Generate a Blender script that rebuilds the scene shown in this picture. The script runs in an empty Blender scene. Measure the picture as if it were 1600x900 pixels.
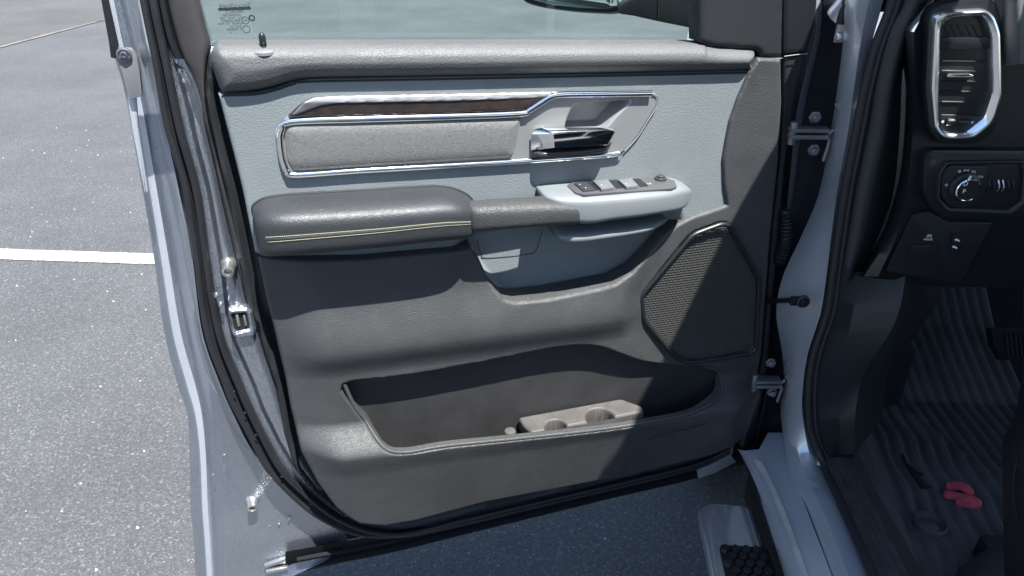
import bpy, bmesh, math, random
import numpy as np
from mathutils import Vector, Matrix
random.seed(7); np.random.seed(7)
R = math.radians
SC = bpy.context.scene
COL = SC.collection

# ---------------------------------------------------------------- camera, world, sun, exposure
EYE = Vector((0, 0, 1.52)); PITCH = R(29); YAW = R(3.5); LENS = 26.0
cam = bpy.data.cameras.new('camera'); cam.lens = LENS; cam.sensor_width = 36
cam.clip_start = 0.02; cam.clip_end = 2000
camo = bpy.data.objects.new('camera', cam); COL.objects.link(camo)
camo.location = EYE; camo.rotation_euler = (math.pi/2-PITCH, 0, YAW); SC.camera = camo

SUNV = Vector((-0.27, 0.325, -1.0)).normalized()      # direction the light travels
W = bpy.data.worlds.new('World'); SC.world = W; W.use_nodes = True
nt = W.node_tree; bg = nt.nodes['Background']; sky = nt.nodes.new('ShaderNodeTexSky')
sky.sky_type = 'NISHITA'; sky.sun_disc = False
sd = -SUNV
sky.sun_elevation = math.asin(sd.z); sky.sun_rotation = math.atan2(sd.x, sd.y)
sky.altitude = 0; sky.air_density = 1.0; sky.dust_density = 0.6; sky.ozone_density = 2.0
nt.links.new(sky.outputs[0], bg.inputs[0]); bg.inputs[1].default_value = 0.098
sl = bpy.data.lights.new('sun', 'SUN'); sl.energy = 5.0; sl.angle = R(0.5); sl.color = (1, 0.975, 0.935)
so = bpy.data.objects.new('sun', sl); COL.objects.link(so)
so.rotation_euler = SUNV.to_track_quat('-Z', 'Y').to_euler(); so.location = (3, -3, 8)
SC.view_settings.view_transform = 'Standard'; SC.view_settings.look = 'None'
SC.view_settings.exposure = 1.62; SC.view_settings.gamma = 1; SC.view_settings.use_curve_mapping = False

# ---------------------------------------------------------------- tracing: rays through the photo meet real planes
F = 1600*LENS/36
HD = np.array([-math.sin(YAW), math.cos(YAW), 0.]); RT = np.array([math.cos(YAW), math.sin(YAW), 0.])
EX = np.array([1., 0, 0]); EY = np.array([0, 1., 0])
ZZ = np.array([0, 0, 1.]); CT, ST = math.cos(PITCH), math.sin(PITCH)
E0 = np.array(EYE)
AZ = R(70.5)
DU = np.array([math.sin(AZ), math.cos(AZ), 0.])        # along the door towards its hinge
DN = np.array([math.cos(AZ), -math.sin(AZ), 0.])       # out of the trim, towards the viewer
P0 = HD*1.05
def ray(px, py):
    a = (px-800)/F; b = (py-450)/F
    return HD*(CT-b*ST) + RT*a - ZZ*(ST+b*CT)
def UZ(px, py, d=0.):
    v = ray(px, py); t = ((P0+DN*d-E0) @ DN)/(v @ DN)
    p = E0+v*t-P0
    return (float(p @ DU), float(p[2]))
def DW(u, z, d): return P0+DU*u+ZZ*z+DN*d              # door coordinates to world
def DP(px, py, d): u, z = UZ(px, py, d); return DW(u, z, d)
def PT(px, py, k, v):
    if k == 'd': return DP(px, py, v)
    i = {'x': 0, 'y': 1, 'z': 2}[k]; r_ = ray(px, py)
    return E0+r_*((v-E0[i])/r_[i])
def poly(pts, d=0.):                                   # traced outline -> (u,z) polygon; a point may carry its own d
    return np.array([UZ(p[0], p[1], p[2] if len(p) > 2 else d) for p in pts])
def cat(P, n, closed=False):                           # Catmull-Rom through points
    P = np.asarray(P, float); m = len(P)
    if m == 2:
        t = np.linspace(0, 1, n)[:, None]; return P[0]*(1-t)+P[1]*t
    if closed: Q = np.vstack([P[-1], P, P[0], P[1]]); segs = m
    else: Q = np.vstack([2*P[0]-P[1], P, 2*P[-1]-P[-2]]); segs = m-1
    L = np.array([np.linalg.norm(Q[i+2]-Q[i+1]) for i in range(segs)])+1e-9
    cs = np.concatenate([[0], np.cumsum(L)]); out = []
    ts = np.linspace(0, cs[-1], n, endpoint=not closed)
    for s in ts:
        i = min(int(np.searchsorted(cs, s, 'right')-1), segs-1); t = (s-cs[i])/L[i]
        a, b, c, d = Q[i], Q[i+1], Q[i+2], Q[i+3]
        out.append(.5*((2*b)+(c-a)*t+(2*a-5*b+4*c-d)*t*t+(3*b-3*c+d-a)*t**3))
    return np.array(out)
def fillet(P, r, n=5):                                 # round the corners of a polygon
    P = np.asarray(P, float); out = []; m = len(P)
    rr = r if hasattr(r, '__len__') else [r]*m
    for i in range(m):
        a, b, c = P[i-1], P[i], P[(i+1) % m]
        la, lc = np.linalg.norm(a-b), np.linalg.norm(c-b)
        q = min(rr[i], la*.48, lc*.48)
        if q < 1e-6: out.append(b); continue
        p, s = b+(a-b)/la*q, b+(c-b)/lc*q
        for k in range(n+1):
            t = k/n; out.append((1-t)**2*p+2*t*(1-t)*b+t*t*s)
    return np.array(out)

# ---------------------------------------------------------------- materials
MATS = {}
def mat(name, col, rough=.5, metal=0, bump=None, var=None, coat=0, flake=0, spec=None, sheen=0, wear=None, **kw):
    if name in MATS: return MATS[name]
    m = bpy.data.materials.new(name); m.use_nodes = True; t = m.node_tree; N = t.nodes; Lk = t.links
    b = N['Principled BSDF']; b.inputs['Base Color'].default_value = (*col, 1)
    b.inputs['Roughness'].default_value = rough; b.inputs['Metallic'].default_value = metal
    if coat: b.inputs['Coat Weight'].default_value = coat; b.inputs['Coat Roughness'].default_value = .08
    if spec is not None: b.inputs['Specular IOR Level'].default_value = spec
    if sheen: b.inputs['Sheen Weight'].default_value = sheen; b.inputs['Sheen Roughness'].default_value = .5
    tc = N.new('ShaderNodeTexCoord')
    if var:                                            # (scale, amount) slow uneven tone, dust and rub marks
        n1 = N.new('ShaderNodeTexNoise'); n1.inputs['Scale'].default_value = var[0]; n1.inputs['Detail'].default_value = 8
        n1.inputs['Roughness'].default_value = .65
        Lk.new(tc.outputs['Object'], n1.inputs['Vector'])
        mp = N.new('ShaderNodeMapRange'); mp.inputs[1].default_value = .3; mp.inputs[2].default_value = .7
        mp.inputs[3].default_value = 1-var[1]; mp.inputs[4].default_value = 1+var[1]
        Lk.new(n1.outputs[0], mp.inputs[0])
        mx = N.new('ShaderNodeVectorMath'); mx.operation = 'SCALE'; mx.inputs[0].default_value = col
        Lk.new(mp.outputs[0], mx.inputs['Scale']); Lk.new(mx.outputs[0], b.inputs['Base Color'])
        mr = N.new('ShaderNodeMapRange'); mr.inputs[1].default_value = .3; mr.inputs[2].default_value = .7
        mr.inputs[3].default_value = rough*.88; mr.inputs[4].default_value = min(1, rough*1.12)
        Lk.new(n1.outputs[0], mr.inputs[0]); Lk.new(mr.outputs[0], b.inputs['Roughness'])
    if bump:                                           # (kind, scale, strength, distance)
        kind, s, st, dist = bump
        bp = N.new('ShaderNodeBump'); bp.inputs['Strength'].default_value = st; bp.inputs['Distance'].default_value = dist
        if kind == 'leather':
            wn = N.new('ShaderNodeTexNoise'); wn.inputs['Scale'].default_value = s*.35; wn.inputs['Detail'].default_value = 3
            Lk.new(tc.outputs['Object'], wn.inputs['Vector'])
            ad = N.new('ShaderNodeVectorMath'); ad.operation = 'MULTIPLY_ADD'
            ad.inputs[1].default_value = (3.2/s,)*3
            Lk.new(wn.outputs['Color'], ad.inputs[0]); Lk.new(tc.outputs['Object'], ad.inputs[2])
            v = N.new('ShaderNodeTexVoronoi'); v.feature = 'DISTANCE_TO_EDGE'; v.inputs['Scale'].default_value = s
            Lk.new(ad.outputs[0], v.inputs['Vector'])
            q = N.new('ShaderNodeMath'); q.operation = 'MINIMUM'; q.inputs[1].default_value = .22
            Lk.new(v.outputs['Distance'], q.inputs[0]); Lk.new(q.outputs[0], bp.inputs['Height'])
        else:
            n2 = N.new('ShaderNodeTexNoise'); n2.inputs['Scale'].default_value = s; n2.inputs['Detail'].default_value = 4
            Lk.new(tc.outputs['Object'], n2.inputs['Vector']); Lk.new(n2.outputs[0], bp.inputs['Height'])
        Lk.new(bp.outputs[0], b.inputs['Normal'])
    if flake:
        v = N.new('ShaderNodeTexVoronoi'); v.inputs['Scale'].default_value = 900
        Lk.new(tc.outputs['Object'], v.inputs['Vector'])
        g = N.new('ShaderNodeNewGeometry')
        s1 = N.new('ShaderNodeVectorMath'); s1.operation = 'SUBTRACT'; s1.inputs[1].default_value = (.5, .5, .5)
        Lk.new(v.outputs['Color'], s1.inputs[0])
        s2 = N.new('ShaderNodeVectorMath'); s2.operation = 'MULTIPLY_ADD'; s2.inputs[1].default_value = (flake,)*3
        Lk.new(s1.outputs[0], s2.inputs[0]); Lk.new(g.outputs['Normal'], s2.inputs[2])
        nn = N.new('ShaderNodeVectorMath'); nn.operation = 'NORMALIZE'; Lk.new(s2.outputs[0], nn.inputs[0])
        Lk.new(nn.outputs[0], b.inputs['Normal'])
    MATS[name] = m; return m
PAINT = mat('silver_paint', (.35, .385, .44), .30, .88, coat=.5, flake=.36, var=(9, .05))
PAINTB = mat('silver_paint_body', (.52, .56, .62), .30, .55, coat=.7, flake=.12, var=(6, .04))
GREY = mat('grey_leather_trim', (.158, .178, .184), .50, bump=('leather', 250, .55, .0014), var=(9, .06))
GREYS = mat('grey_smooth_trim', (.150, .168, .174), .42, bump=('noise', 900, .12, .0006), var=(14, .03))
BLACK = mat('charcoal_grained_plastic', (.043, .045, .046), .54, spec=.45, bump=('leather', 290, .75, .0016), var=(9, .18))
PAD = mat('charcoal_soft_leather', (.066, .069, .071), .60, spec=.6, bump=('leather', 230, .55, .0016), var=(10, .07))
ARM = mat('charcoal_armrest_leather', (.024, .027, .030), .50, spec=.55, bump=('leather', 250, .48, .0014), var=(10, .06))
INSERT = mat('grey_insert_leather', (.122, .125, .121), .48, bump=('leather', 480, .8, .0014), var=(330, .28), sheen=.2)
SMOOTHB = mat('black_smooth_plastic', (.010, .011, .013), .38, var=(8, .1), bump=('noise', 500, .08, .0005))
DARKTRIM = mat('dark_fine_plastic', (.016, .018, .020), .5, bump=('leather', 600, .25, .0008), var=(8, .1))
RUB = mat('black_rubber', (.010, .011, .013), .55, bump=('noise', 260, .15, .0008), var=(20, .2))
FELT = mat('grey_brown_frame_cover', (.034, .031, .031), .62, var=(24, .28), bump=('noise', 200, .1, .001))
CHROME = mat('chrome', (.82, .83, .84), .07, 1)
SATIN = mat('satin_silver', (.62, .62, .61), .30, .85, bump=('noise', 1200, .05, .0003))
BEZ = mat('silver_bezel_plastic', (.24, .25, .25), .36, .35, bump=('noise', 900, .06, .0004))
STEEL = mat('zinc_steel', (.50, .50, .48), .33, .9)
DSTEEL = mat('dark_steel', (.20, .21, .23), .4, .8)
WOOD = mat('dark_brushed_applique', (.030, .022, .020), .34, .2, var=(50, .5), coat=.3)
CUPM = mat('dusty_brown_grey_plastic', (.066, .062, .058), .62, var=(30, .22))
WHITE = mat('white_print', (.75, .78, .8), .5)
STITCH = mat('pale_thread', (.34, .33, .22), .7)
RED = mat('red_rubber_emblem', (.46, .07, .09), .5, var=(90, .55), bump=('noise', 220, .6, .002))
MATR = mat('dusty_black_rubber_mat', (.060, .062, .066), .62, var=(9, .30), bump=('noise', 160, .25, .001))
BLK = mat('matte_black', (.008, .008, .009), .6)
CARPET = mat('black_carpet', (.007, .0075, .009), .9, bump=('noise', 500, .6, .003))
GRIT = mat('scuffed_sill_plastic', (.035, .035, .036), .48, var=(60, .5), bump=('noise', 120, .5, .0015))

def clear_glass():
    m = bpy.data.materials.new('green_tinted_glass'); m.use_nodes = True; t = m.node_tree; N = t.nodes; L = t.links
    for n in list(N): N.remove(n)
    o = N.new('ShaderNodeOutputMaterial'); mix = N.new('ShaderNodeMixShader'); fr = N.new('ShaderNodeFresnel')
    tr = N.new('ShaderNodeBsdfTransparent'); gl = N.new('ShaderNodeBsdfGlossy')
    tr.inputs[0].default_value = (.88, .96, .935, 1); gl.inputs[1].default_value = .01; fr.inputs[0].default_value = 1.5
    L.new(fr.outputs[0], mix.inputs[0]); L.new(tr.outputs[0], mix.inputs[1]); L.new(gl.outputs[0], mix.inputs[2])
    L.new(mix.outputs[0], o.inputs[0]); return m
GLASS = clear_glass()

def asphalt(name, base, specks, seed):
    m = bpy.data.materials.new(name); m.use_nodes = True; t = m.node_tree; N = t.nodes; L = t.links
    b = N['Principled BSDF']; b.inputs['Roughness'].default_value = .82
    g = N.new('ShaderNodeTexCoord')
    v = N.new('ShaderNodeTexVoronoi'); v.inputs['Scale'].default_value = 235
    n = N.new('ShaderNodeTexNoise'); n.inputs['Scale'].default_value = .9; n.inputs['Detail'].default_value = 10; n.inputs['Roughness'].default_value = .7
    n2 = N.new('ShaderNodeTexNoise'); n2.inputs['Scale'].default_value = 95; n2.inputs['Detail'].default_value = 5; n2.inputs['Roughness'].default_value = .7
    for q in (v, n, n2): L.new(g.outputs['Object'], q.inputs['Vector'])
    # each stone has its own tone; a few are pale
    sx = N.new('ShaderNodeSeparateColor'); L.new(v.outputs['Color'], sx.inputs[0])
    r1 = N.new('ShaderNodeValToRGB'); e = r1.color_ramp
    e.elements[0].position = 0; e.elements[0].color = (.68, .68, .68, 1)
    e.elements[1].position = 1; e.elements[1].color = (specks, specks*.97, specks*.92, 1)
    for p, c in ((.55, .9), (.86, 1.12), (.95, 1.5)):
        k = e.elements.new(p); k.color = (c, c, c*.98, 1)
    L.new(sx.outputs[0], r1.inputs[0])
    r2 = N.new('ShaderNodeMapRange'); r2.inputs[1].default_value = .25; r2.inputs[2].default_value = .75
    r2.inputs[3].default_value = .70; r2.inputs[4].default_value = 1.28; L.new(n.outputs[0], r2.inputs[0])
    r3 = N.new('ShaderNodeMapRange'); r3.inputs[1].default_value = .3; r3.inputs[2].default_value = .7
    r3.inputs[3].default_value = .72; r3.inputs[4].default_value = 1.25; L.new(n2.outputs[0], r3.inputs[0])
    mu = N.new('ShaderNodeMath'); mu.operation = 'MULTIPLY'; L.new(r2.outputs[0], mu.inputs[0]); L.new(r3.outputs[0], mu.inputs[1])
    a = N.new('ShaderNodeVectorMath'); a.operation = 'MULTIPLY'; a.inputs[1].default_value = base; L.new(r1.outputs[0], a.inputs[0])
    c = N.new('ShaderNodeVectorMath'); c.operation = 'SCALE'; L.new(a.outputs[0], c.inputs[0]); L.new(mu.outputs[0], c.inputs['Scale'])
    L.new(c.outputs[0], b.inputs['Base Color'])
    bp = N.new('ShaderNodeBump'); bp.inputs['Strength'].default_value = .8; bp.inputs['Distance'].default_value = .0035
    ad = N.new('ShaderNodeMath'); ad.operation = 'MULTIPLY_ADD'; ad.inputs[1].default_value = 1.2
    L.new(n2.outputs[0], ad.inputs[0])
    iv = N.new('ShaderNodeMath'); iv.operation = 'MULTIPLY'; iv.inputs[1].default_value = -.5; L.new(v.outputs['Distance'], iv.inputs[0])
    L.new(iv.outputs[0], ad.inputs[2]); L.new(ad.outputs[0], bp.inputs['Height']); L.new(bp.outputs[0], b.inputs['Normal'])
    return m

# ---------------------------------------------------------------- object helpers
def tag(o, label=None, cat_=None, group=None, kind=None):
    if label: o['label'] = label
    if cat_: o['category'] = cat_
    if group: o['group'] = group
    if kind: o['kind'] = kind
    return o
def link(name, me, m, parent=None):
    o = bpy.data.objects.new(name, me); COL.objects.link(o)
    if m is not None and len(me.materials) == 0: me.materials.append(m)
    if len(me.vertices):
        co = np.empty(len(me.vertices)*3); me.vertices.foreach_get('co', co); c = co.reshape(-1, 3).mean(0)
        me.vertices.foreach_set('co', (co.reshape(-1, 3)-c).ravel()); o.location = c
    if parent is not None:
        o.parent = parent; o.matrix_parent_inverse = WM[parent.name].inverted()
    WM[o.name] = Matrix.Translation(o.location)
    return o
WM = {}
def empty(name, loc):
    o = bpy.data.objects.new(name, None); COL.objects.link(o); o.location = loc; o.empty_display_size = .1
    WM[o.name] = Matrix.Translation(Vector(loc)); return o
def fin(me, ang=40, smooth=True):
    me.validate(); me.update()
    if smooth:
        me.polygons.foreach_set('use_smooth', [True]*len(me.polygons))
        me.set_sharp_from_angle(angle=R(ang))
    return me
class MB:                                              # collects geometry that becomes ONE mesh
    def __init__(s): s.v = []; s.f = []
    def add(s, v, f):
        n = len(s.v); s.v += [tuple(map(float, p)) for p in v]; s.f += [tuple(i+n for i in q) for q in f]; return s
    def grid(s, G, cu=False, cv=False):                # G[nu][nv][3]
        G = np.asarray(G); a, b = G.shape[:2]; f = []
        for i in range(a if cu else a-1):
            for j in range(b if cv else b-1):
                i2, j2 = (i+1) % a, (j+1) % b
                f.append((i*b+j, i*b+j2, i2*b+j2, i2*b+j))
        return s.add(G.reshape(-1, 3), f)
    def box(s, c, ax, ay, az, hx, hy, hz):
        c, ax, ay, az = map(lambda q: np.asarray(q, float), (c, ax, ay, az))
        v = [c+ax*hx*i+ay*hy*j+az*hz*k for i in (-1, 1) for j in (-1, 1) for k in (-1, 1)]
        return s.add(v, [(0, 1, 3, 2), (4, 6, 7, 5), (0, 4, 5, 1), (2, 3, 7, 6), (0, 2, 6, 4), (1, 5, 7, 3)])
    def tube(s, P, r, n=10, prof=None, cap=True, closed=False, up=None):
        P = np.asarray(P, float); m = len(P); rr = r if hasattr(r, '__len__') else [r]*m
        G = []
        for i in range(m):
            a = P[i-1] if (i > 0 or closed) else P[i]; b = P[(i+1) % m] if (i < m-1 or closed) else P[i]
            T = b-a; T /= np.linalg.norm(T)+1e-12
            w = np.asarray(up if up is not None else ([0, 0, 1] if abs(T[2]) < .9 else [1, 0, 0]), float)
            s1 = np.cross(T, w); s1 /= np.linalg.norm(s1)+1e-12; s2 = np.cross(s1, T)
            if prof is None: G.append([P[i]+rr[i]*(s1*math.cos(q)+s2*math.sin(q)) for q in np.linspace(0, 2*math.pi, n, endpoint=False)])
            else: G.append([P[i]+s1*x+s2*y for x, y in prof])
        k = len(s.v); s.grid(G, cu=closed, cv=True); nn = len(G[0])
        if cap and not closed:
            s.f.append(tuple(k+j for j in range(nn))[::-1]); s.f.append(tuple(k+(m-1)*nn+j for j in range(nn)))
        return s
    def lathe(s, c, axis, prof, n=28):                 # prof: (radius, height along the axis)
        c = np.asarray(c, float); A = np.asarray(axis, float); A /= np.linalg.norm(A)
        w = np.array([0, 0, 1.]) if abs(A[2]) < .9 else np.array([1., 0, 0])
        x = np.cross(A, w); x /= np.linalg.norm(x); y = np.cross(A, x)
        G = [[c+A*h+(x*math.cos(q)+y*math.sin(q))*max(r, 1e-5) for q in np.linspace(0, 2*math.pi, n, endpoint=False)] for r, h in prof]
        return s.grid(G, cv=True)
    def build(s, name, m, parent=None, ang=40, bevel=0, smooth=True):
        me = bpy.data.meshes.new(name); me.from_pydata(s.v, [], s.f)
        bm = bmesh.new(); bm.from_mesh(me); bmesh.ops.recalc_face_normals(bm, faces=bm.faces)
        if bevel:
            bmesh.ops.bevel(bm, geom=[e for e in bm.edges if e.is_manifold and e.calc_face_angle(0) > R(35)], offset=bevel, segments=2, affect='EDGES', profile=.6)
        bm.to_mesh(me); bm.free()
        return link(name, fin(me, ang, smooth), m, parent)
def loft(name, rows, m, parent=None, nu=40, nv=1, ang=40, thick=0, smoothv=False):
    # rows: polylines of (px,py,kind,value) running side by side; each is splined, then skinned across
    C = [cat([PT(*p) for p in r], nu) for r in rows]
    G = np.array(C).transpose(1, 0, 2)
    if smoothv: G = np.array([cat(g, len(rows)*nv) for g in G])
    b = MB(); b.grid(G)
    if thick: pass
    return b.build(name, m, parent, ang)
def prism(name, P3, off, m, parent=None, bevel=.0015, ang=40):   # polygon in 3-D pushed along off
    P3 = np.asarray(P3); n = len(P3); off = np.asarray(off, float)
    b = MB(); b.add(list(P3)+list(P3+off), [tuple(range(n)), tuple(range(2*n-1, n-1, -1))]+[(i, (i+1) % n, (i+1) % n+n, i+n) for i in range(n)])
    return b.build(name, m, parent, ang, bevel)
def plate(name, px, d, th, m, parent, r=.003, bevel=.001):     # flat traced plate on the door, th thick
    q = fillet(poly(px, d), r)
    return prism(name, [DW(u, z, d) for u, z in q], -DN*th, m, parent, bevel)
def sdf(U, Z, P):
    best = np.full(U.shape, 1e9); cx = np.zeros(U.shape); cz = np.zeros(U.shape); ins = np.zeros(U.shape, bool)
    n = len(P)
    for i in range(n):
        a, b = P[i], P[(i+1) % n]; e = b-a; l2 = e@e
        if l2 < 1e-14: continue
        t = np.clip(((U-a[0])*e[0]+(Z-a[1])*e[1])/l2, 0, 1)
        x = a[0]+e[0]*t; z = a[1]+e[1]*t; dd = (U-x)**2+(Z-z)**2
        k = dd < best; best[k] = dd[k]; cx[k] = x[k]; cz[k] = z[k]
        c = (a[1] > Z) != (b[1] > Z)
        if abs(e[1]) > 1e-12: ins ^= c & (U < a[0]+e[0]*(Z-a[1])/e[1])
    s = np.sqrt(best); return np.where(ins, -s, s), cx, cz
def ss(x, a, b): t = np.clip((x-a)/(b-a), 0, 1); return t*t*(3-2*t)
def rnd(s, r, h=None):                                 # drop near the rim: s = distance inside
    h = r if h is None else h; t = np.clip(1-s/r, 0, 1); return h*t**2.3
def HF(name, outer, dfn, step, m, parent, holes=(), skirt=.01, hskirt=None, ang=50):
    lo, hi = outer.min(0)-step, outer.max(0)+step
    us = np.arange(lo[0], hi[0]+step, step); zs = np.arange(lo[1], hi[1]+step, step)
    U, Z = np.meshgrid(us, zs); S, CX, CZ = sdf(U, Z, outer); H = np.zeros(U.shape, int)
    for k, h in enumerate(holes):
        s2, x2, z2 = sdf(U, Z, h); q = -s2 > S
        S[q] = -s2[q]; CX[q] = x2[q]; CZ[q] = z2[q]; H[q] = k+1
    ins = S <= 0; cell = ins[:-1, :-1] | ins[1:, :-1] | ins[:-1, 1:] | ins[1:, 1:]
    use = np.zeros(U.shape, bool)
    for a, b in ((0, 0), (1, 0), (0, 1), (1, 1)): use[a:U.shape[0]-1+a, b:U.shape[1]-1+b] |= cell
    out = use & ~ins; U = U.copy(); Z = Z.copy(); U[out] = CX[out]; Z[out] = CZ[out]
    S = np.where(out, 0, S); D = dfn(U, Z, -S)
    idx = -np.ones(U.shape, int); idx[use] = np.arange(use.sum())
    V = P0+U[use][:, None]*DU+Z[use][:, None]*ZZ+D[use][:, None]*DN
    r_, c_ = np.nonzero(cell)
    Fq = np.stack([idx[r_, c_], idx[r_, c_+1], idx[r_+1, c_+1], idx[r_+1, c_]], 1)
    hid = H[use]; dval = D[use]; Uu = U[use]; Zu = Z[use]
    E = np.concatenate([Fq[:, [0, 1]], Fq[:, [1, 2]], Fq[:, [2, 3]], Fq[:, [3, 0]]])
    key = np.sort(E, 1); kk = key[:, 0].astype(np.int64)*(len(V)+1)+key[:, 1]
    _, fi, cnt = np.unique(kk, return_index=True, return_counts=True)
    B = E[fi[cnt == 1]]; bv = np.unique(B)
    newi = -np.ones(len(V), int); newi[bv] = len(V)+np.arange(len(bv))
    sk = np.empty(len(bv))
    for i, v in enumerate(bv):
        if hid[v] and hskirt: sk[i] = hskirt(Uu[v], Zu[v], dval[v])
        else: sk[i] = skirt(Uu[v], Zu[v], dval[v]) if callable(skirt) else dval[v]-skirt
    V2 = V[bv]+(sk-dval[bv])[:, None]*DN
    SF = [(b, a, newi[a], newi[b]) for a, b in B]
    me = bpy.data.meshes.new(name)
    me.from_pydata(np.vstack([V, V2]).tolist(), [], Fq.tolist()+[tuple(map(int, q)) for q in SF])
    return link(name, fin(me, ang), m, parent)
def sweep(name, pts, m, parent, w=.003, h=.003, closed=True, n=None, asb=None, N=240):   # half-round strip following (u,z,d)
    P = cat(pts, N, closed) if n is None else np.asarray(pts, float)
    k = len(P); G = []
    for i in range(k):
        a = P[i-1] if (i > 0 or closed) else P[i]; b = P[(i+1) % k] if (i < k-1 or closed) else P[i]
        t = (b-a)[:2]; t = t/(np.linalg.norm(t)+1e-12); nn = np.array([-t[1], t[0]])
        G.append([DW(P[i][0]+nn[0]*w*math.cos(q), P[i][1]+nn[1]*w*math.cos(q), P[i][2]+h*math.sin(q)) for q in np.linspace(0, math.pi, 9)])
    b = asb or MB(); b.grid(G, cu=closed)
    return b if asb else b.build(name, m, parent, 60)
def spx(pts, d=0.):                                    # traced path -> (u,z,d)
    return [(*UZ(p[0], p[1], p[2] if len(p) > 2 else d), p[2] if len(p) > 2 else d) for p in pts]
def bar(name, st, m, parent, nst=60, ang=60, pn=2.6, k=9):
    # st: stations (u, ztop, zbot, D, d0); a rounded ledge standing out of the door from d0 to D
    S = cat(st, nst); G = []
    for u, zt, zb, D, d0 in S:
        hz = (zt-zb)/2; zc = (zt+zb)/2; pr = []
        for q in np.linspace(math.pi/2, -math.pi/2, 2*k+1):
            c, s_ = math.cos(q), math.sin(q)
            pr.append(DW(u, zc+hz*math.copysign(abs(s_)**(2/pn), s_), d0+(D-d0)*abs(c)**(2/pn)))
        G.append(pr)
    return MB().grid(G).build(name, m, parent, ang)
def text3(name, body, P, X, Y, size, m, parent, mirror=False, ex=.0002):
    cu = bpy.data.curves.new(name, 'FONT'); cu.body = body; cu.size = size; cu.extrude = ex; cu.align_x = 'CENTER'; cu.align_y = 'CENTER'; cu.resolution_u = 2
    t = bpy.data.objects.new('tmp', cu); COL.objects.link(t)
    dg = bpy.context.evaluated_depsgraph_get(); me = bpy.data.meshes.new_from_object(t.evaluated_get(dg)); bpy.data.objects.remove(t)
    X = np.asarray(X, float); X /= np.linalg.norm(X); Y = np.asarray(Y, float); Y /= np.linalg.norm(Y); Zv = np.cross(X, Y)
    co = np.empty(len(me.vertices)*3); me.vertices.foreach_get('co', co); co = co.reshape(-1, 3)
    if mirror: co[:, 0] *= -1
    co = np.asarray(P)+co[:, :1]*X+co[:, 1:2]*Y+co[:, 2:]*Zv
    me.vertices.foreach_set('co', co.ravel()); me.name = name
    return link(name, me, m, parent)

# ================================================================ ground
def sheet(name, P, z, m):
    me = bpy.data.meshes.new(name); me.from_pydata([(x, y, z) for x, y in P], [], [tuple(range(len(P)))])
    o = bpy.data.objects.new(name, me); COL.objects.link(o); me.materials.append(m); tag(o, kind='structure'); return o
sheet('parking_lot', [(-120, -120), (120, -120), (120, 120), (-120, 120)], 0, asphalt('asphalt', (.070, .072, .076), 2.3, 1))
a = PT(-60, 91, 'z', 0); b = PT(166, 31, 'z', 0); e = (b-a)/np.linalg.norm(b-a)
q1, q2 = a-e*60, b+e*60; nrm = np.array([-e[1], e[0], 0]); nrm *= (1 if nrm[1] > 0 else -1)
sheet('road', [tuple((q1)[:2]), tuple((q2)[:2]), tuple((q2+nrm*60)[:2]), tuple((q1+nrm*60)[:2])], .004, asphalt('old_asphalt', (.072, .070, .069), 2.0, 2))
SAND = mat('sandy_seam', (.17, .155, .125), .9, var=(5, .5))
jag = []
for i in range(121):
    p = q1+(q2-q1)*i/120; jag.append(p+nrm*random.uniform(.008, .035))
lo = [q1+(q2-q1)*i/120-nrm*random.uniform(.004, .025) for i in range(120, -1, -1)]
sheet('sand_seam', [tuple(p[:2]) for p in jag+lo], .008, SAND)
def paint_line():
    m = bpy.data.materials.new('worn_white_paint'); m.use_nodes = True; t = m.node_tree; N = t.nodes; L = t.links
    b = N['Principled BSDF']; b.inputs['Roughness'].default_value = .7
    tc = N.new('ShaderNodeTexCoord'); n = N.new('ShaderNodeTexNoise'); n.inputs['Scale'].default_value = 60; n.inputs['Detail'].default_value = 8; n.inputs['Roughness'].default_value = .75
    L.new(tc.outputs['Object'], n.inputs['Vector'])
    r = N.new('ShaderNodeValToRGB'); r.color_ramp.elements[0].position = .43; r.color_ramp.elements[0].color = (.16, .16, .16, 1)
    r.color_ramp.elements[1].position = .55; r.color_ramp.elements[1].color = (.46, .46, .40, 1)
    L.new(n.outputs[0], r.inputs[0]); L.new(r.outputs[0], b.inputs['Base Color']); return m
c = [PT(-200, 383, 'z', 0), PT(260, 398, 'z', 0), PT(260, 414, 'z', 0), PT(-200, 399, 'z', 0)]
ex = (c[1]-c[0])/np.linalg.norm(c[1]-c[0]); nn = np.array([-ex[1], ex[0], 0])
A = c[0]-ex*4; B_ = c[1]+ex*3.0; w = .052*2
top, bot = [], []
for i in range(200):
    t = i/199; p = A+(B_-A)*t; top.append(p+nn*random.uniform(-.002, .002)); bot.append(p-nn*(w+random.uniform(-.002, .002)))
sheet('painted_line', [tuple(p[:2]) for p in bot+top[::-1]], .004, paint_line())
# loose grit on the asphalt, uncountable
g = MB()
for i in range(900):
    x = random.uniform(-3.6, .5); y = random.uniform(.6, 5.0); s = random.choice((.0015, .002, .002, .003, .0045))*random.uniform(.7, 1.2)
    v = [(x+s*math.cos(k*1.257+i)*random.uniform(.7, 1.2), y+s*math.sin(k*1.257+i)*random.uniform(.7, 1.2), 0) for k in range(5)]
    v2 = [(p[0]*.5+x*.5, p[1]*.5+y*.5, s*.8) for p in v]
    g.add(v+v2, [(k, (k+1) % 5, (k+1) % 5+5, k+5) for k in range(5)]+[(5, 6, 7, 8, 9)])
tag(g.build('grit', mat('pale_grit', (.36, .32, .27), .8, var=(8, .4))), 'pale grit and crumbs of stone scattered over the grey asphalt', 'gravel', kind='stuff')

# ================================================================ the truck
truck = empty('pickup_truck', (1.0, -.6, 0))
tag(truck, 'silver pickup truck with its driver door swung wide open on an asphalt lot', 'pickup truck')

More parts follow.
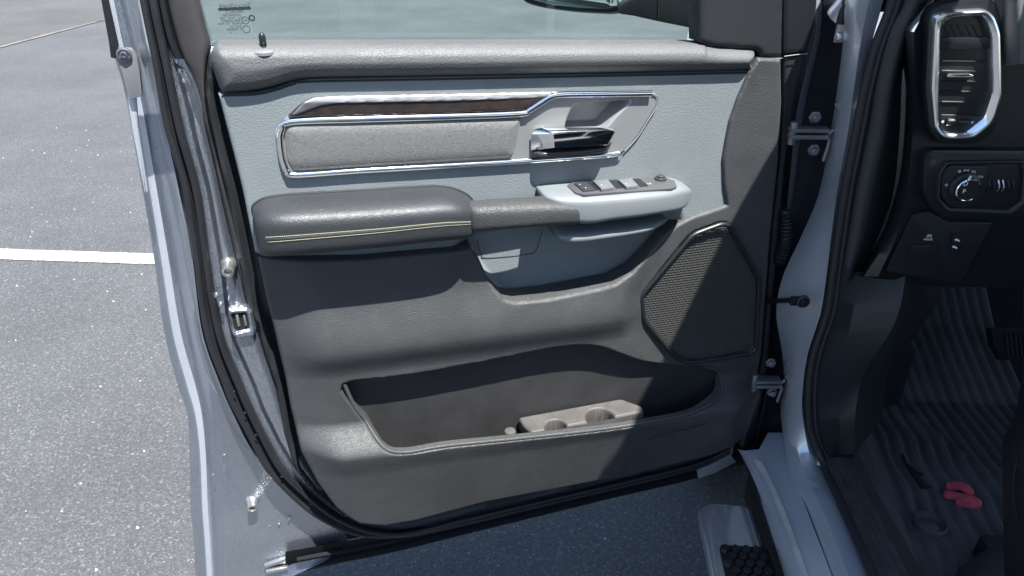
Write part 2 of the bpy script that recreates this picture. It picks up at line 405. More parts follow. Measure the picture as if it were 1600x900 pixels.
# ---- the door: inner sheet metal (traced lines, each at its own depth behind the trim)
L0 = [(140, -80, 'd', -.135), (158, 0, 'd', -.135), (173, 67, 'd', -.135), (180, 93, 'd', -.135), (197, 153, 'd', -.135), (223, 300, 'd', -.135), (240, 400, 'd', -.135), (257, 520, 'd', -.135), (277, 600, 'd', -.135), (293, 650, 'd', -.135), (296, 753, 'd', -.135), (301, 830, 'd', -.135), (305, 905, 'd', -.135), (309, 960, 'd', -.135)]
def sh(L, dx, d):                                      # a neighbouring line: per-point shift
    if not hasattr(dx, '__len__'): dx = [dx]*len(L)
    return [(p[0]+q, p[1], 'd', d if not hasattr(d, '__len__') else d[i]) for i, (p, q) in enumerate(zip(L, dx))]
def at(L, y):
    for a, b in zip(L[:-1], L[1:]):
        if a[1] <= y <= b[1]: t = (y-a[1])/(b[1]-a[1]); return a[0]+(b[0]-a[0])*t
    return L[0][0] if y < L[0][1] else L[-1][0]
SEALO = [(206, -80), (218, 0), (238, 100), (256, 200), (284, 290), (302, 400), (310, 467), (322, 533), (347, 600), (360, 633), (387, 683), (413, 733), (443, 767), (480, 800), (512, 820), (552, 836), (620, 838)]
SEALI = [(232, -80), (246, 0), (267, 100), (288, 200), (314, 300), (328, 400), (338, 467), (353, 533), (380, 600), (394, 633), (418, 683), (447, 733), (480, 766), (520, 798), (548, 814), (590, 828), (640, 831)]
ys = [p[1] for p in L0]
def rowx(xs, d, yv=ys): return [(x, y, 'd', d) for x, y in zip(xs, yv)]
sx = [at([(a, b) for a, b in SEALO], y) for y in ys]
# the shut face down to the lower corner; below y=760 it becomes the bottom rail swept to the right
def mixrow(t, d, tt=None): return [(p[0]*(1-t)+s*t, p[1], 'd', d) for p, s in zip(L0, sx)]
YB = [-80, 0, 67, 93, 153, 300, 400, 520, 600, 650, 715, 790, 852, 935]
def rr(xs, d): return [(x, y, 'd', d if not hasattr(d, '__len__') else d[i]) for i, (x, y) in enumerate(zip(xs, YB))]
XA = [140, 158, 173, 180, 197, 223, 240, 257, 277, 293, 296, 298, 303, 308]
XB = [147, 165, 181, 188, 204, 231, 248, 266, 287, 302, 310, 313, 318, 323]
XC = [150, 168, 184, 193, 211, 238, 254, 274, 296, 309, 316, 319, 323, 328]
XD = [156, 176, 190, 200, 218, 244, 261, 281, 303, 314, 320, 323, 327, 332]
XE = [166, 188, 204, 212, 226, 252, 270, 292, 312, 322, 328, 331, 336, 341]
XF = [180, 200, 214, 222, 238, 266, 286, 304, 326, 338, 352, 352, 350, 352]
XG = [196, 212, 226, 234, 246, 276, 294, 310, 334, 352, 380, 410, 425, 400]
XH = [203, 216, 229, 237, 248, 280, 300, 316, 344, 366, 402, 474, 540, 384]
def yd(a, lo_): return [a]*10+[a*.97+lo_*.03, a*.75+lo_*.25, a*.15+lo_*.85, lo_]
XW = [x-3 for x in XH]
XM = [f*.5+e*.5 for f, e in zip(XF, XE)]
door = loft('door', [rr(XA, -.165), rr(XA, -.152), rr(XB, -.146), rr(XC, -.158), rr(XD, -.160), rr([x+2 for x in XD], -.150), rr(XE, yd(-.146, -.10)), rr(XM, yd(-.124, -.085)), rr(XF, yd(-.100, -.073)), rr(XG, yd(-.066, -.066)), rr(XW, yd(-.060, -.060)), rr(XH, yd(-.046, -.046))], PAINT, truck, nu=110, ang=38)
# under the seal: the flange that carries seal and trim
SB = [(205, -90), (230, 0), (252, 100), (272, 200), (298, 300), (315, 400), (324, 467), (338, 533), (363, 600), (376, 633), (402, 683), (430, 733), (461, 767), (500, 799), (545, 824), (600, 833), (680, 826), (800, 800), (960, 762), (1100, 728), (1150, 700)]
bot = [(1170, 560), (1180, 300), (1200, 100), (1200, 78), (330, 78), (285, -90)]
HF('inner_panel', poly(SB+bot, -.032), lambda U, Z, s: -.032-rnd(s, .006)+0*U, .006, PAINT, door, skirt=.03)
# lit flange strip between seal and trim stands a little proud and has stamped shoulders
FL = [(262, 70), (285, 150), (300, 215), (322, 300), (334, 367), (345, 433), (352, 492), (362, 533), (392, 600), (407, 640), (432, 690), (456, 730), (488, 767), (524, 797), (575, 824), (600, 826), (574, 818), (536, 792), (505, 760), (478, 720), (458, 683), (444, 640), (432, 600), (412, 545), (398, 500), (382, 460), (370, 410), (352, 330), (340, 270), (322, 200), (298, 130), (275, 92)]
HF('flange', poly(FL, -.024), lambda U, Z, s: -.030+.010*ss(s, 0, .009), .0025, PAINT, door, skirt=.012)
# outer skin and bottom rail
OS = [(140, -90), (158, 0), (180, 93), (223, 300), (257, 520), (293, 650), (298, 790), (305, 910), (310, 960), (446, 900)]
osk = poly([(x, y, -.135) for x, y in OS]+[(460, 892, -.10), (600, 862, -.10), (760, 826, -.10), (920, 784, -.10), (1090, 744, -.10), (1165, 712, -.10), (1180, 300, -.15), (1200, 82, -.15), (320, 82, -.15), (275, -90, -.15)], -.14)
prism('outer_skin', [DW(u, z, -.152) for u, z in osk], -DN*.012, PAINTB, door, .002)
BR = [[(446, 884, 'd', -.06), (457, 880, 'd', -.06), (600, 848, 'd', -.05), (760, 810, 'd', -.05), (960, 762, 'd', -.05), (1100, 724, 'd', -.05), (1150, 700, 'd', -.05)],
      [(446, 899, 'd', -.105), (457, 897, 'd', -.105), (600, 864, 'd', -.105), (760, 826, 'd', -.105), (920, 787, 'd', -.105), (1090, 747, 'd', -.105), (1160, 722, 'd', -.105)]]
loft('bottom_rail', [[(446, 862, 'd', -.050), (457, 860, 'd', -.050), (600, 834, 'd', -.04), (760, 796, 'd', -.04), (960, 750, 'd', -.04), (1100, 715, 'd', -.04), (1150, 690, 'd', -.04)], BR[0], BR[1],
      [(446, 899, 'd', -.15), (457, 897, 'd', -.15), (600, 864, 'd', -.15), (760, 826, 'd', -.15), (920, 787, 'd', -.15), (1090, 747, 'd', -.15), (1160, 722, 'd', -.15)]], mat('shaded_rubber', (.009, .010, .012), .85, spec=.15, var=(14, .3)), door, nu=60)  # black rubber, made darker and duller to stand in for shade
# rubber drip strip along the bottom edge
t0 = spx([(462, 881, -.075), (600, 856, -.070), (760, 817, -.070), (920, 778, -.070), (1085, 738, -.070)])
sweep('bottom_seal', t0, MATS['shaded_rubber'], door, .010, .014, closed=False, N=80)
t0 = spx([(464, 873, -.05), (600, 846, -.045), (760, 806, -.045), (960, 757, -.045), (1085, 726, -.045)])
sweep('bottom_bead', t0, MATS['shaded_rubber'], door, .004, .006, closed=False, N=80)
# metal end clip at the rear lower corner
mb = MB()
for (x0, y0, x1, y1) in ((414, 884, 446, 873), (416, 893, 450, 886)):
    A_, B_ = DP(x0, y0, -.058), DP(x1, y1, -.058); ax = (B_-A_)/np.linalg.norm(B_-A_)
    mb.box((A_+B_)/2, ax, np.cross(DN, ax), DN, np.linalg.norm(B_-A_)/2, .0035, .004)
mb.build('end_clip', STEEL, door, bevel=.0008)
# main door seal: two ribs and a channel
mid = [((a[0]+b[0])/2, (a[1]+b[1])/2) for a, b in zip(SEALO, SEALI)]
ext = [(720, 816), (860, 783), (1000, 750), (1090, 727), (1140, 704)]
so_ = SEALO+[(x, y+5) for x, y in ext]; si_ = SEALI+[(x, y-6) for x, y in ext]; mi_ = mid+ext
bA = MB()
def ribbon(b, La, Lb, f, wv, hv, d):
    P = [(a[0]*(1-f)+c_[0]*f, a[1]*(1-f)+c_[1]*f, d) for a, c_ in zip(La, Lb)]
    return sweep('', spx(P), None, None, wv, hv, closed=False, N=160, asb=b)
G = []
ca = cat([DP(x, y, -.040) for x, y in so_], 160); cb = cat([DP(x, y, -.030) for x, y in si_], 160)
cm1 = cat([DP(a[0]*.75+c_[0]*.25, a[1]*.75+c_[1]*.25, -.026) for a, c_ in zip(so_, si_)], 160)
cm2 = cat([DP(a[0]*.45+c_[0]*.55, a[1]*.45+c_[1]*.55, -.031) for a, c_ in zip(so_, si_)], 160)
cm3 = cat([DP(a[0]*.25+c_[0]*.75, a[1]*.25+c_[1]*.75, -.017) for a, c_ in zip(so_, si_)], 160)
bA.grid(np.array([ca-DN*.02, ca, cm1, cm2, cm3, cb]).transpose(1, 0, 2))
ribbon(bA, so_, si_, .22, .0045, .005, -.030); ribbon(bA, so_, si_, .76, .0050, .007, -.024)
bA.build('door_seal', RUB, door, 50)
bq = MB()
for x, y in ((246, 46), (285, 220), (312, 340), (327, 428), (339, 518), (366, 612), (383, 645), (400, 680), (440, 745), (486, 788), (530, 820)):
    MB().lathe(DP(x, y, -.019), DN, [(0, .0015), (.0016, .0012), (.002, 0)], 10).build('seal_clip', BLK, door)
# second, slimmer weather strip at the outer shoulder
WS = [(172, -60), (196, 60), (214, 150), (283, 300), (293, 345), (300, 420)]
loft('shoulder_seal', [[(270, 180, 'd', -.047), (277, 240, 'd', -.047), (283, 300, 'd', -.047), (290, 345, 'd', -.047), (300, 405, 'd', -.047)],
                       [(275, 180, 'd', -.040), (289, 240, 'd', -.040), (296, 300, 'd', -.040), (301, 345, 'd', -.040), (305, 405, 'd', -.040)],
                       [(280, 180, 'd', -.048), (294, 240, 'd', -.048), (301, 300, 'd', -.048), (305, 345, 'd', -.048), (307, 405, 'd', -.048)]], FELT, door)
# black glass-run strip at the upper rear edge, screw plate, blade
plate('rear_edge_strip', [(145, -60), (155, -60), (169, 5), (184, 72), (181, 92), (173, 90), (170, 66), (158, 0)], -.112, .01, SMOOTHB, door, .001, .0006)
plate('screw_plate', [(182, 77), (205, 76), (214, 90), (218, 110), (222, 150), (212, 154), (202, 156), (190, 112), (182, 92)], -.100, .012, mat('grey_primer', (.16, .165, .175), .5, .2), door, .004, .0015)
MB().lathe(DP(194, 85, -.099), DN, [(.0095, 0), (.0095, .002), (.007, .003), (.0065, .001), (.0045, .001), (.0045, .0045), (.003, .005), (.0026, .003), (0, .003)], 20).build('door_screw', DSTEEL, door)
plate('blade', [(199, 153), (212, 153), (216, 200), (232, 300), (226, 302), (207, 205)], -.108, .012, PAINTB, door, .002, .002)
for i, (x, y, L) in enumerate(((356, 425, .024), (394, 795, .024))):
    dd = -.021 if i == 0 else -.078
    MB().lathe(DP(x, y, dd+L)-DN*L, DN, [(.0115, -.006), (.0115, .004), (.0105, .006), (.0095, .008), (.0090, L*.8), (.0085, L), (.0055, L+.0008), (.0048, L-.001), (.0042, L-.008), (0, L-.008)], 26).build('stud', STEEL, door)
# latch: stamped frame, with a black plate standing in for shade in its mouth
q = fillet(poly([(356, 484), (386, 482), (394, 488), (400, 518), (398, 526), (370, 530), (362, 524)], -.010), .002)
qi = fillet(poly([(361, 492), (384, 489), (390, 515), (370, 520), (366, 516)], -.010), .001)
HF('latch_frame', q, lambda U, Z, s: -.014+.004*ss(s, 0, .003), .001, PAINT, door, holes=[qi], skirt=.02, hskirt=lambda u, z, d: -.05)
la = prism('latch_mouth_shade_plate', [DP(x, y, -.019) for x, y in ((361, 492), (384, 489), (390, 515), (370, 520), (366, 516))], DN*.004, BLK, door, 0)
mb = MB()
for (x, y, hx, hz) in ((372, 500, .002, .010), (383, 500, .0015, .009), (377, 519, .008, .002)):
    mb.box(DP(x, y, -.0135), DU, ZZ, DN, hx, hz, .0022)
mb.build('latch_jaw', STEEL, door, bevel=.0006)
# spot welds, round dimples
mb = MB()
for x, y, d in ((350, 712, -.100), (333, 743, -.108), (452, 812, -.058), (421, 823, -.066), (436, 820, -.062)):
    MB().lathe(DP(x, y, d), DN, [(.0026, -.002), (.0022, .0008), (0, .0011)], 12).build('spot_weld', PAINT, door)
mb = MB()
for x, y, s in ((338, 462, .004), (345, 476, .004)):
    mb.lathe(DP(x, y, -.019), DN, [(s, -.003), (s*.8, .002), (0, .003)], 12)
mb.build('flange_buttons', PAINT, door)

# ---- window frame, glass, seals
def px_mid(a, b): return ((a[0]+b[0])/2, (a[1]+b[1])/2)
FRO = [(252, -80), (262, 0), (276, 60), (288, 95), (300, 117), (312, 150), (320, 190), (330, 225), (343, 290), (357, 350), (370, 406)]
FRI = [(292, -80), (312, 0), (322, 40), (330, 72), (326, 87), (321, 120), (320, 150), (325, 190), (340, 250), (353, 300), (380, 403)]
rows = []
for f, d in ((0, -.030), (.06, -.021), (.5, -.015), (.8, -.016), (1, -.026)):
    rows.append([(a[0]*(1-f)+b_[0]*f, a[1]*(1-f)+b_[1]*f, 'd', d) for a, b_ in zip(FRO, FRI)])
loft('rear_frame_cover', rows, FELT, door, nu=60, nv=3, ang=60, smoothv=True)
loft('frame_groove', [[(a[0]+t, a[1], 'd', d) for a in ((238, -80), (249, 0), (262, 60), (275, 92))] for t, d in ((-4, -.034), (0, -.022), (8, -.020), (13, -.028))], SMOOTHB, door, nu=20)
gp = poly([(290, -140), (312, 0), (332, 78), (800, 78), (1095, 74), (1100, -140)], -.040)
glass = prism('window_glass', [DW(u, z, -.040) for u, z in gp], -DN*.004, GLASS, door, 0)
b1 = spx([(331, 69.5, -.028), (600, 68.5, -.028), (900, 69, -.028), (1092, 69, -.028)])
sweep('belt_seal', b1, RUB, door, .0022, .004, closed=False, N=60)
b2 = spx([(331, 73.5, -.018), (600, 72, -.018), (900, 72.5, -.018), (1092, 72, -.018)])
sweep('belt_bead', b2, SATIN, door, .0011, .002, closed=False, N=60)
# small print etched on the glass, seen from behind (mirrored)
PRN = mat('black_glass_print', (.012, .016, .016), .6)
def gtext(s, px, py, size): text3('glass_print', s, DP(px, py, -.0390), DU, ZZ, size, PRN, glass, mirror=True, ex=.00004)
for s, x, y, z in (('SecureShield', 366.5, 8.8, .0072), ('PRIVACY', 366, 18.6, .0055), ('LAMINATED', 362.5, 23.8, .0042), ('AS2   M160   43R', 362, 28.3, .0040), ('43R-000007', 361, 32.8, .0048), ('TRANSP 70% MIN', 361, 37.2, .0042), ('DOT 24', 369, 41.4, .0040), ('E 000043', 366, 46, .0048), ('A', 360, 51.5, .004)):
    gtext(s, x, y, z)
mb = MB(); A_ = DP(366.5, 13.8, -.0391); mb.box(A_, DU, ZZ, DN, .0195, .0018, .0001); mb.build('glass_print_bar', PRN, glass, smooth=False)
mb = MB()
for x, y, r0, r1 in ((383.5, 32, .0048, .0040), (393.5, 28.2, .0040, .0022), (385, 46, .0048, .0040)):
    mb.lathe(DP(x, y, -.0390), DN, [(r0, 0), (r0, .0001), (r1, .0001), (r1, 0)], 20)
mb.build('glass_print_ring', PRN, glass)
text3('glass_print', 'E4', DP(383.5, 32, -.0390), DU, ZZ, .0045, PRN, glass, True, .00004)

# ---- trim: side return (dark base moulding behind the visible edge)
SIDE = [(326, 86), (321, 120), (320, 150), (325, 190), (340, 250), (353, 300), (367, 380), (372, 406), (380, 450), (390, 490), (402, 510), (415, 555), (432, 605), (444, 680), (460, 735), (490, 774), (530, 806), (575, 823), (640, 824), (760, 797), (960, 750), (1090, 720), (1150, 696), (1176, 640), (1190, 560), (1222, 200), (1222, 90), (800, 100)]
HF('trim_base', poly(SIDE, -.014), lambda U, Z, s: -.014-rnd(s, .006)-.016*ss(s, .004, .02), .005, DARKTRIM, door, skirt=.02)
# ---- grey insert panel (bowl pressed in below the pull handle)
INS = [(341, 146, .0), (352, 148), (400, 146), (430, 139), (460, 128), (487, 124), (700, 120), (1000, 115), (1174, 111), (1162, 135), (1140, 190), (1131, 250), (1136, 322), (1100, 334), (1070, 352), (1040, 372), (1015, 420), (960, 462), (800, 480), (745, 440), (725, 402), (413, 402), (399, 394), (388, 340), (380, 300), (368, 250), (355, 200)]
pI = poly(INS, 0)
BOWL = poly([(700, 372), (715, 350), (835, 300), (838, 268), (905, 262), (950, 262), (1000, 300), (1072, 330), (1040, 365), (1010, 402), (985, 430), (960, 450), (800, 475), (770, 450), (740, 400)], -.02)
BOWL = fillet(poly([(690, 395), (738, 352), (842, 335), (866, 300), (1040, 290), (1058, 350), (1022, 398), (985, 432), (955, 448), (800, 476), (770, 462), (735, 415)], -.018), .02)
def d_ins(U, Z, s):
    sb = -sdf(U, Z, BOWL)[0]
    return .002-rnd(s, .0035)-.026*ss(sb, -.008, .020)
RECH = fillet(poly([(890, 158), (994, 151), (968, 186), (948, 210), (874, 212), (880, 185)], .002), .008)
HF('grey_panel', pI, d_ins, .0028, GREY, door, holes=[RECH], skirt=.014)
# access cover outline inside the bowl
sweep('cover_seam', spx([(745, 375, -.0235), (752, 398, -.0235), (760, 403, -.0235), (825, 397, -.0235), (838, 390, -.0235), (847, 360, -.0235)]), SMOOTHB, door, .0006, .0005, closed=False, N=60)

# ---- top pad
TOP = [(331, 79), (337, 73), (400, 72), (800, 71), (1088, 71), (1110, 74), (1133, 77), (1180, 79.5), (1186, 84), (1186, 91), (1179, 103), (1172, 112), (1000, 116), (700, 122), (520, 124.5), (487, 126), (460, 129), (430, 138), (400, 144.5), (360, 148), (346, 147), (338, 130), (329, 100)]
pT = cat(poly(TOP, .012), 200, True)
def d_top(U, Z, s): return .014-rnd(s, .016, .016)+.004*ss(s, .006, .03)
HF('top_pad', pT, d_top, .0022, PAD, door, skirt=.03)
sweep('pad_seam', spx([(346, 149, .002), (400, 147, .002), (430, 140.5, .002), (460, 131, .002), (487, 127.5, .002), (700, 123.5, .002), (1000, 117.5, .002), (1172, 113.5, .002)]), BLK, door, .0014, .0012, closed=False, N=160)
# lock pin with its collar
lk = MB().lathe(DP(413, 80, .001), ZZ, [(.0155, -.003), (.0155, .0005), (.012, .0022), (.007, .0028), (.0045, .002)], 26).build('lock_collar', BEZ, door)
c0 = DP(413, 80, .001)
MB().lathe(c0, ZZ, [(.0042, -.004), (.0042, .006), (.0038, .0065), (.0042, .007), (.0042, .0105), (.0037, .011), (.0043, .0115), (.0043, .0175), (.0035, .0205), (.002, .0222), (0, .0226)], 20).build('lock_pin', SMOOTHB, door)

# ---- lower black trim with bolster and map pocket
LOW = [(403, 403), (413, 403), (560, 400), (700, 388), (735, 384), (746, 400), (757, 424), (770, 446), (783, 459), (800, 463), (850, 458), (955, 438), (985, 422), (1010, 398), (1036, 368), (1058, 351), (1085, 338), (1110, 330), (1136, 321), (1131, 290), (1130, 250), (1135, 220), (1141, 190), (1153, 155), (1172, 112), (1186, 91), (1222, 92), (1223, 160), (1218, 250), (1206, 360), (1197, 470), (1190, 560), (1180, 620, .012), (1170, 668, .016), (1162, 688, .02), (1146, 699, .024), (1090, 716, .026), (960, 746, .026), (860, 765, .026), (760, 783, .026), (700, 799, .026), (650, 813, .026), (600, 820, .024), (560, 812, .02), (525, 785, .016), (495, 745, .012), (470, 700, .01), (455, 640), (446, 590), (430, 520), (416, 465)]
pL = poly(LOW, .008)
POC = [(538, 604, .028), (620, 592, .028), (700, 579, .028), (780, 564, .028), (860, 548, .028), (905, 543, .028), (940, 546, .028), (975, 560, .028), (1010, 573, .028), (1060, 582, .028), (1110, 583, .028), (1130, 590, .03), (1137, 602, .035), (1132, 620, .045), (1105, 638, .058), (1050, 654, .06), (950, 671, .06), (820, 685, .06), (700, 697, .06), (640, 707, .06), (610, 706, .06), (590, 693, .055), (572, 672, .05), (555, 645, .04)]
pP = cat(poly(POC), 110, True)
KN = poly([(430, 470), (480, 440), (720, 405), (745, 420), (790, 480), (960, 452), (1030, 400), (1070, 365), (1125, 345), (1000, 470), (1000, 520), (1040, 575), (960, 540), (880, 535), (700, 562), (560, 590), (480, 600), (460, 560)], .03)
RIDGE = spx([(440, 560, .03), (560, 560, .035), (700, 545, .035), (880, 515, .035), (960, 505, .03), (1040, 540, .02), (1180, 560, .02)])
LIPW = [UZ(x, y, .06)[1] for x, y in ((600, 706), (1100, 640))]
def line_z(U, p, q): return p[1]+(U-p[0])/(q[0]-p[0])*(q[1]-p[1])
uzA, uzB = UZ(560, 548, .035), UZ(900, 505, .035)
lpA, lpB = UZ(640, 707, .06), UZ(1050, 654, .06)
btA, btB = UZ(600, 822, .026), UZ(1100, 716, .026)
uL, uR = UZ(480, 650, .03)[0], UZ(1165, 620, .03)[0]
SPK = [(1130, 350), (1150, 376), (1185, 440), (1186, 470), (1181, 540), (1172, 552), (1100, 566), (1072, 566), (1050, 555), (1020, 520), (1003, 492), (1000, 470), (1008, 448), (1040, 410), (1085, 366), (1105, 356)]
pS = fillet(poly([(1128, 350), (1140, 352), (1187, 436), (1182, 545), (1172, 553), (1075, 567), (1055, 558), (1006, 500), (1002, 462), (1082, 367)], .014), .012)
def d_low(U, Z, s):
    zr = line_z(U, uzA, uzB)
    x = Z-zr
    inU = ss(U, uL-.05, uL+.05)*(1-ss(U, uR-.34, uR-.12))
    bol = .030*np.where(x > 0, 1-ss(x, 0, .10)*.55, 1-ss(-x, .0, .055)*.45)*inU
    # lower half: lip swells out then falls back towards the bottom edge
    zl = line_z(U, lpA, lpB); zb = line_z(U, btA, btB)
    t = np.clip((Z-zb)/(zl-zb), 0, 1.25)
    lip = (.020+.031*np.clip(t, 0, 1)+.004*ss(t, .75, 1))*ss(U, uL-.055, uL+.055)*(1-ss(U, uR-.05, uR+.03)*.6)
    wl = 1-ss(Z, zl+.002, zl+.05)
    d = .008+bol*(1-wl)+lip*wl
    sp = -sdf(U, Z, pS)[0]
    d = d*(1-.55*ss(sp, -.05, -.004))+.010*ss(sp, -.05, -.004)*.5
    hp = -sdf(U, Z, pP)[0]
    d = d-.004*(1-ss(-hp, 0, .004))
    return d-rnd(s, .005)
def hsk(u, z, d):
    if z < UZ(1000, 540, .03)[1]+.02 and u < UZ(1138, 600, .03)[0]+.01 and float(sdf(np.array([u]), np.array([z]), pP)[0][0]) > -.004:
        w = float(ss(np.array([z-line_z(u, lpA, lpB)]), .004, .05)[0]); return (d-.008)*(1-w)+(-.010)*w
    return d-.02
lower = HF('lower_trim', pL, d_low, .0019, BLACK, door, holes=[pP, pS], skirt=lambda u, z, d: min(d-.02, -.018),
   hskirt=lambda u, z, d: hsk(u, z, d))
rim_ = []
for x, y, dd in POC[10:]+POC[:1]:
    u_, z_ = UZ(x, y, dd); rim_.append((u_, z_))
rim_ = cat(np.array(rim_), 140)
rd_ = d_low(rim_[:, 0], rim_[:, 1], np.full(len(rim_), .02))
MB().tube([DW(a_, b_, c_-.0008) for (a_, b_), c_ in zip(rim_, rd_)], .0034, 10).build('pocket_rim', BLACK, door)
# pocket interior: back wall and floor
bx0, bx1 = UZ(532, 650, .0)[0], UZ(1150, 600, 0)[0]
zt = UZ(900, 520, 0)[1]
m_ = MB()
NB = 30; G = []
for i in range(NB):
    u = bx0+(bx1-bx0)*i/(NB-1); zl = line_z(u, lpA, lpB)
    G.append([DW(u, zt, -.002), DW(u, zl-.01, -.008), DW(u, zl-.075, -.010), DW(u, zl-.085, .0), DW(u, zl-.085, .018)])
m_.grid(G).build('map_pocket', mat('pocket_liner', (.026, .026, .027), .6, var=(12, .2), bump=('noise', 300, .2, .001)), door, 30)
# seam on the lower right corner of the lip
sweep('lip_seam', [(u, z, d) for (u, z, d) in [(*UZ(x, y, dd), dd) for x, y, dd in ((1160, 636, .044), (1100, 662, .053), (1020, 684, .0565), (1002, 692, .0555), (990, 705, .053), (975, 735, .038), (968, 745, .031))]], BLK, door, .0008, .0014, closed=False, N=90)

# cup holder insert standing in the pocket
zc = DP(890, 637, -.004)[2]
def ud(u, d): return (DW(u, zc, d)[0], DW(u, zc, d)[1])
def cz(px, py): return PT(px, py, 'z', zc)
ul, ur = UZ(810, 655, -.004)[0], UZ(970, 625, -.004)[0]
ctop = MB()
outl = fillet(np.array([ud(ul, -.004), ud(ur, -.004), ud(ur+.028, .028), ud(ur+.026, .043), ud(ul+.010, .043), ud(ul+.002, .02)]), .005, 4)
ca_, cb_ = cz(869, 667), cz(938, 652)
def cupr(p, r):
    return [(p[0]+r*math.cos(q), p[1]+r*math.sin(q)) for q in np.linspace(0, 2*math.pi, 40, endpoint=False)]
# grid plate with two wells
x0, y0 = outl.min(0)-.003; x1, y1 = outl.max(0)+.003; st_ = .0011
XX, YY = np.meshgrid(np.arange(x0, x1, st_), np.arange(y0, y1, st_))
S_, QX, QY = sdf(XX, YY, outl)
ins_ = S_ <= 0; cell_ = ins_[:-1, :-1] | ins_[1:, :-1] | ins_[:-1, 1:] | ins_[1:, 1:]
us_ = np.zeros(XX.shape, bool)
for i_, j_ in ((0, 0), (1, 0), (0, 1), (1, 1)): us_[i_:XX.shape[0]-1+i_, j_:XX.shape[1]-1+j_] |= cell_
o_ = us_ & ~ins_; XX[o_] = QX[o_]; YY[o_] = QY[o_]
ra = np.hypot(XX-ca_[0], YY-ca_[1]); rb = np.hypot(XX-cb_[0], YY-cb_[1])
HZ = zc-.050*(1-ss(ra, .0185, .0198))*1.0-.0030*(1-ss(ra, .0195, .023))
HZ = np.minimum(HZ, zc-.055*(1-ss(rb, .0250, .0264))-.0030*(1-ss(rb, .026, .030)))
HZ = HZ-rnd(np.where(o_, 0, -S_), .004)
id_ = -np.ones(XX.shape, int); id_[us_] = np.arange(us_.sum()); r__, c__ = np.nonzero(cell_)
fq = np.stack([id_[r__, c__], id_[r__, c__+1], id_[r__+1, c__+1], id_[r__+1, c__]], 1)
ctop.add(np.stack([XX[us_], YY[us_], HZ[us_]], 1).tolist(), [tuple(map(int, q_)) for q_ in fq])
n0 = len(ctop.v); k_ = len(outl)
ctop.add([(p[0], p[1], zc-.004) for p in outl]+[(p[0], p[1], zc-.022) for p in outl], [(i, (i+1) % k_, (i+1) % k_+k_, i+k_) for i in range(k_)])
ctop.build('cup_holder', CUPM, door, 50)
# small rounded end of the divider beside it
MB().lathe(PT(797, 672, 'z', zc-.004), ZZ, [(.011, -.06), (.011, -.004), (.0095, -.001), (.006, 0), (0, 0)], 20).build('cup_holder_pin', CUPM, door)

# ---- speaker: woven grille of real openings over a dark cone
sf = [(*p, .013) for p in pS]
sweep('speaker_frame', sf, SMOOTHB, door, .0042, .0050, closed=True, n=len(sf))
cen = pS.mean(0); ax, az = .0064, .0047
g = MB(); i0 = 0
ub, ut = pS.min(0), pS.max(0)
nI = int((ut[0]-ub[0])/ax)+2; nJ = int((ut[1]-ub[1])/az)+2
hx = [(math.cos(R(60*k+30)), math.sin(R(60*k+30))) for k in range(6)]
def dome(u, z): return .0105-.20*((u-cen[0])**2+(z-cen[1])**2)
cU, cZ = [], []
for j in range(nJ):
    for i in range(nI): cU.append(ub[0]+(i+.5*(j % 2))*ax); cZ.append(ub[1]+j*az)
inn = sdf(np.array(cU), np.array(cZ), pS)[0] < -.001
for u, z, k in zip(cU, cZ, inn):
    if not k: continue
    vs = []
    for (cx, cy) in hx: vs.append(DW(u+cx*ax*.5774, z+cy*az*.6667*1.0, dome(u, z)+.0006*(1 if cy > 0 else -1)))
    for (cx, cy) in hx: vs.append(DW(u+cx*ax*.44, z+cy*az*.40, dome(u, z)+.0006*(1 if cy > 0 else -1)))
    for (cx, cy) in hx: vs.append(DW(u+cx*ax*.40, z+cy*az*.36, dome(u, z)-.0026))
    g.add(vs, [(a, (a+1) % 6, (a+1) % 6+6, a+6) for a in range(6)]+[(a+6, (a+1) % 6+6, (a+1) % 6+12, a+12) for a in range(6)])
g.build('speaker_grille', mat('grille_plastic', (.085, .085, .08), .38, spec=.8), door, 25)
prism('speaker_well', [DW(u, z, -.006) for u, z in pS], -DN*.004, BLK, door, 0)

# ---- upper bezel: leather insert, dark applique, chrome outline, release handle
BEZO = [(428, 208), (434, 196), (446, 184), (470, 163), (488, 154), (520, 151), (700, 146), (858, 143), (1018, 141), (1028, 150), (1026, 168), (1012, 190), (996, 215), (977, 237), (955, 246), (833, 256), (700, 264), (460, 280), (443, 276), (436, 256), (430, 230)]
pB = fillet(poly(BEZO, .004), .004)
CUPX = None
CUPH = poly([(884, 150), (990, 150), (1000, 158), (944, 204), (940, 214), (860, 214), (876, 205), (888, 180)], 0)
CUPH = fillet(poly([(897, 163), (988, 156), (962, 182), (942, 204), (882, 206), (886, 185)], .004), .008)
def d_bez(U, Z, s):
    c_ = -sdf(U, Z, CUPH)[0]
    return .004-.031*ss(c_, -.002, .009)-rnd(s, .003)
HF('handle_bezel', pB, d_bez, .0016, BEZ, door, skirt=.008)
AP = fillet(poly([(449, 182), (474, 160), (489, 153.5), (520, 151), (700, 147.5), (864, 144), (858, 152), (815, 172), (700, 177), (560, 180)], .007), .003)
azz = [UZ(500, 158, .007), UZ(855, 151.5, .007)]
def d_ap(U, Z, s): return .0085-rnd(s, .002)-.45*np.clip(Z-line_z(U, *azz)+.001, 0, .02)
HF('applique', AP, d_ap, .0014, WOOD, door, skirt=.006)
UP = fillet(poly([(474, 160), (489, 153.5), (520, 151), (700, 147.5), (866, 144), (852, 152), (700, 158), (525, 161), (500, 165), (470, 176), (456, 180)], .009), .002)
HF('applique_facet', UP, lambda U, Z, s: .0103-rnd(s, .0010)-.45*np.clip(Z-line_z(U, *azz)+.001, 0, .02), .0014, mat('dark_satin_alloy', (.27, .27, .27), .36, .85, var=(40, .2)), door, skirt=.004)
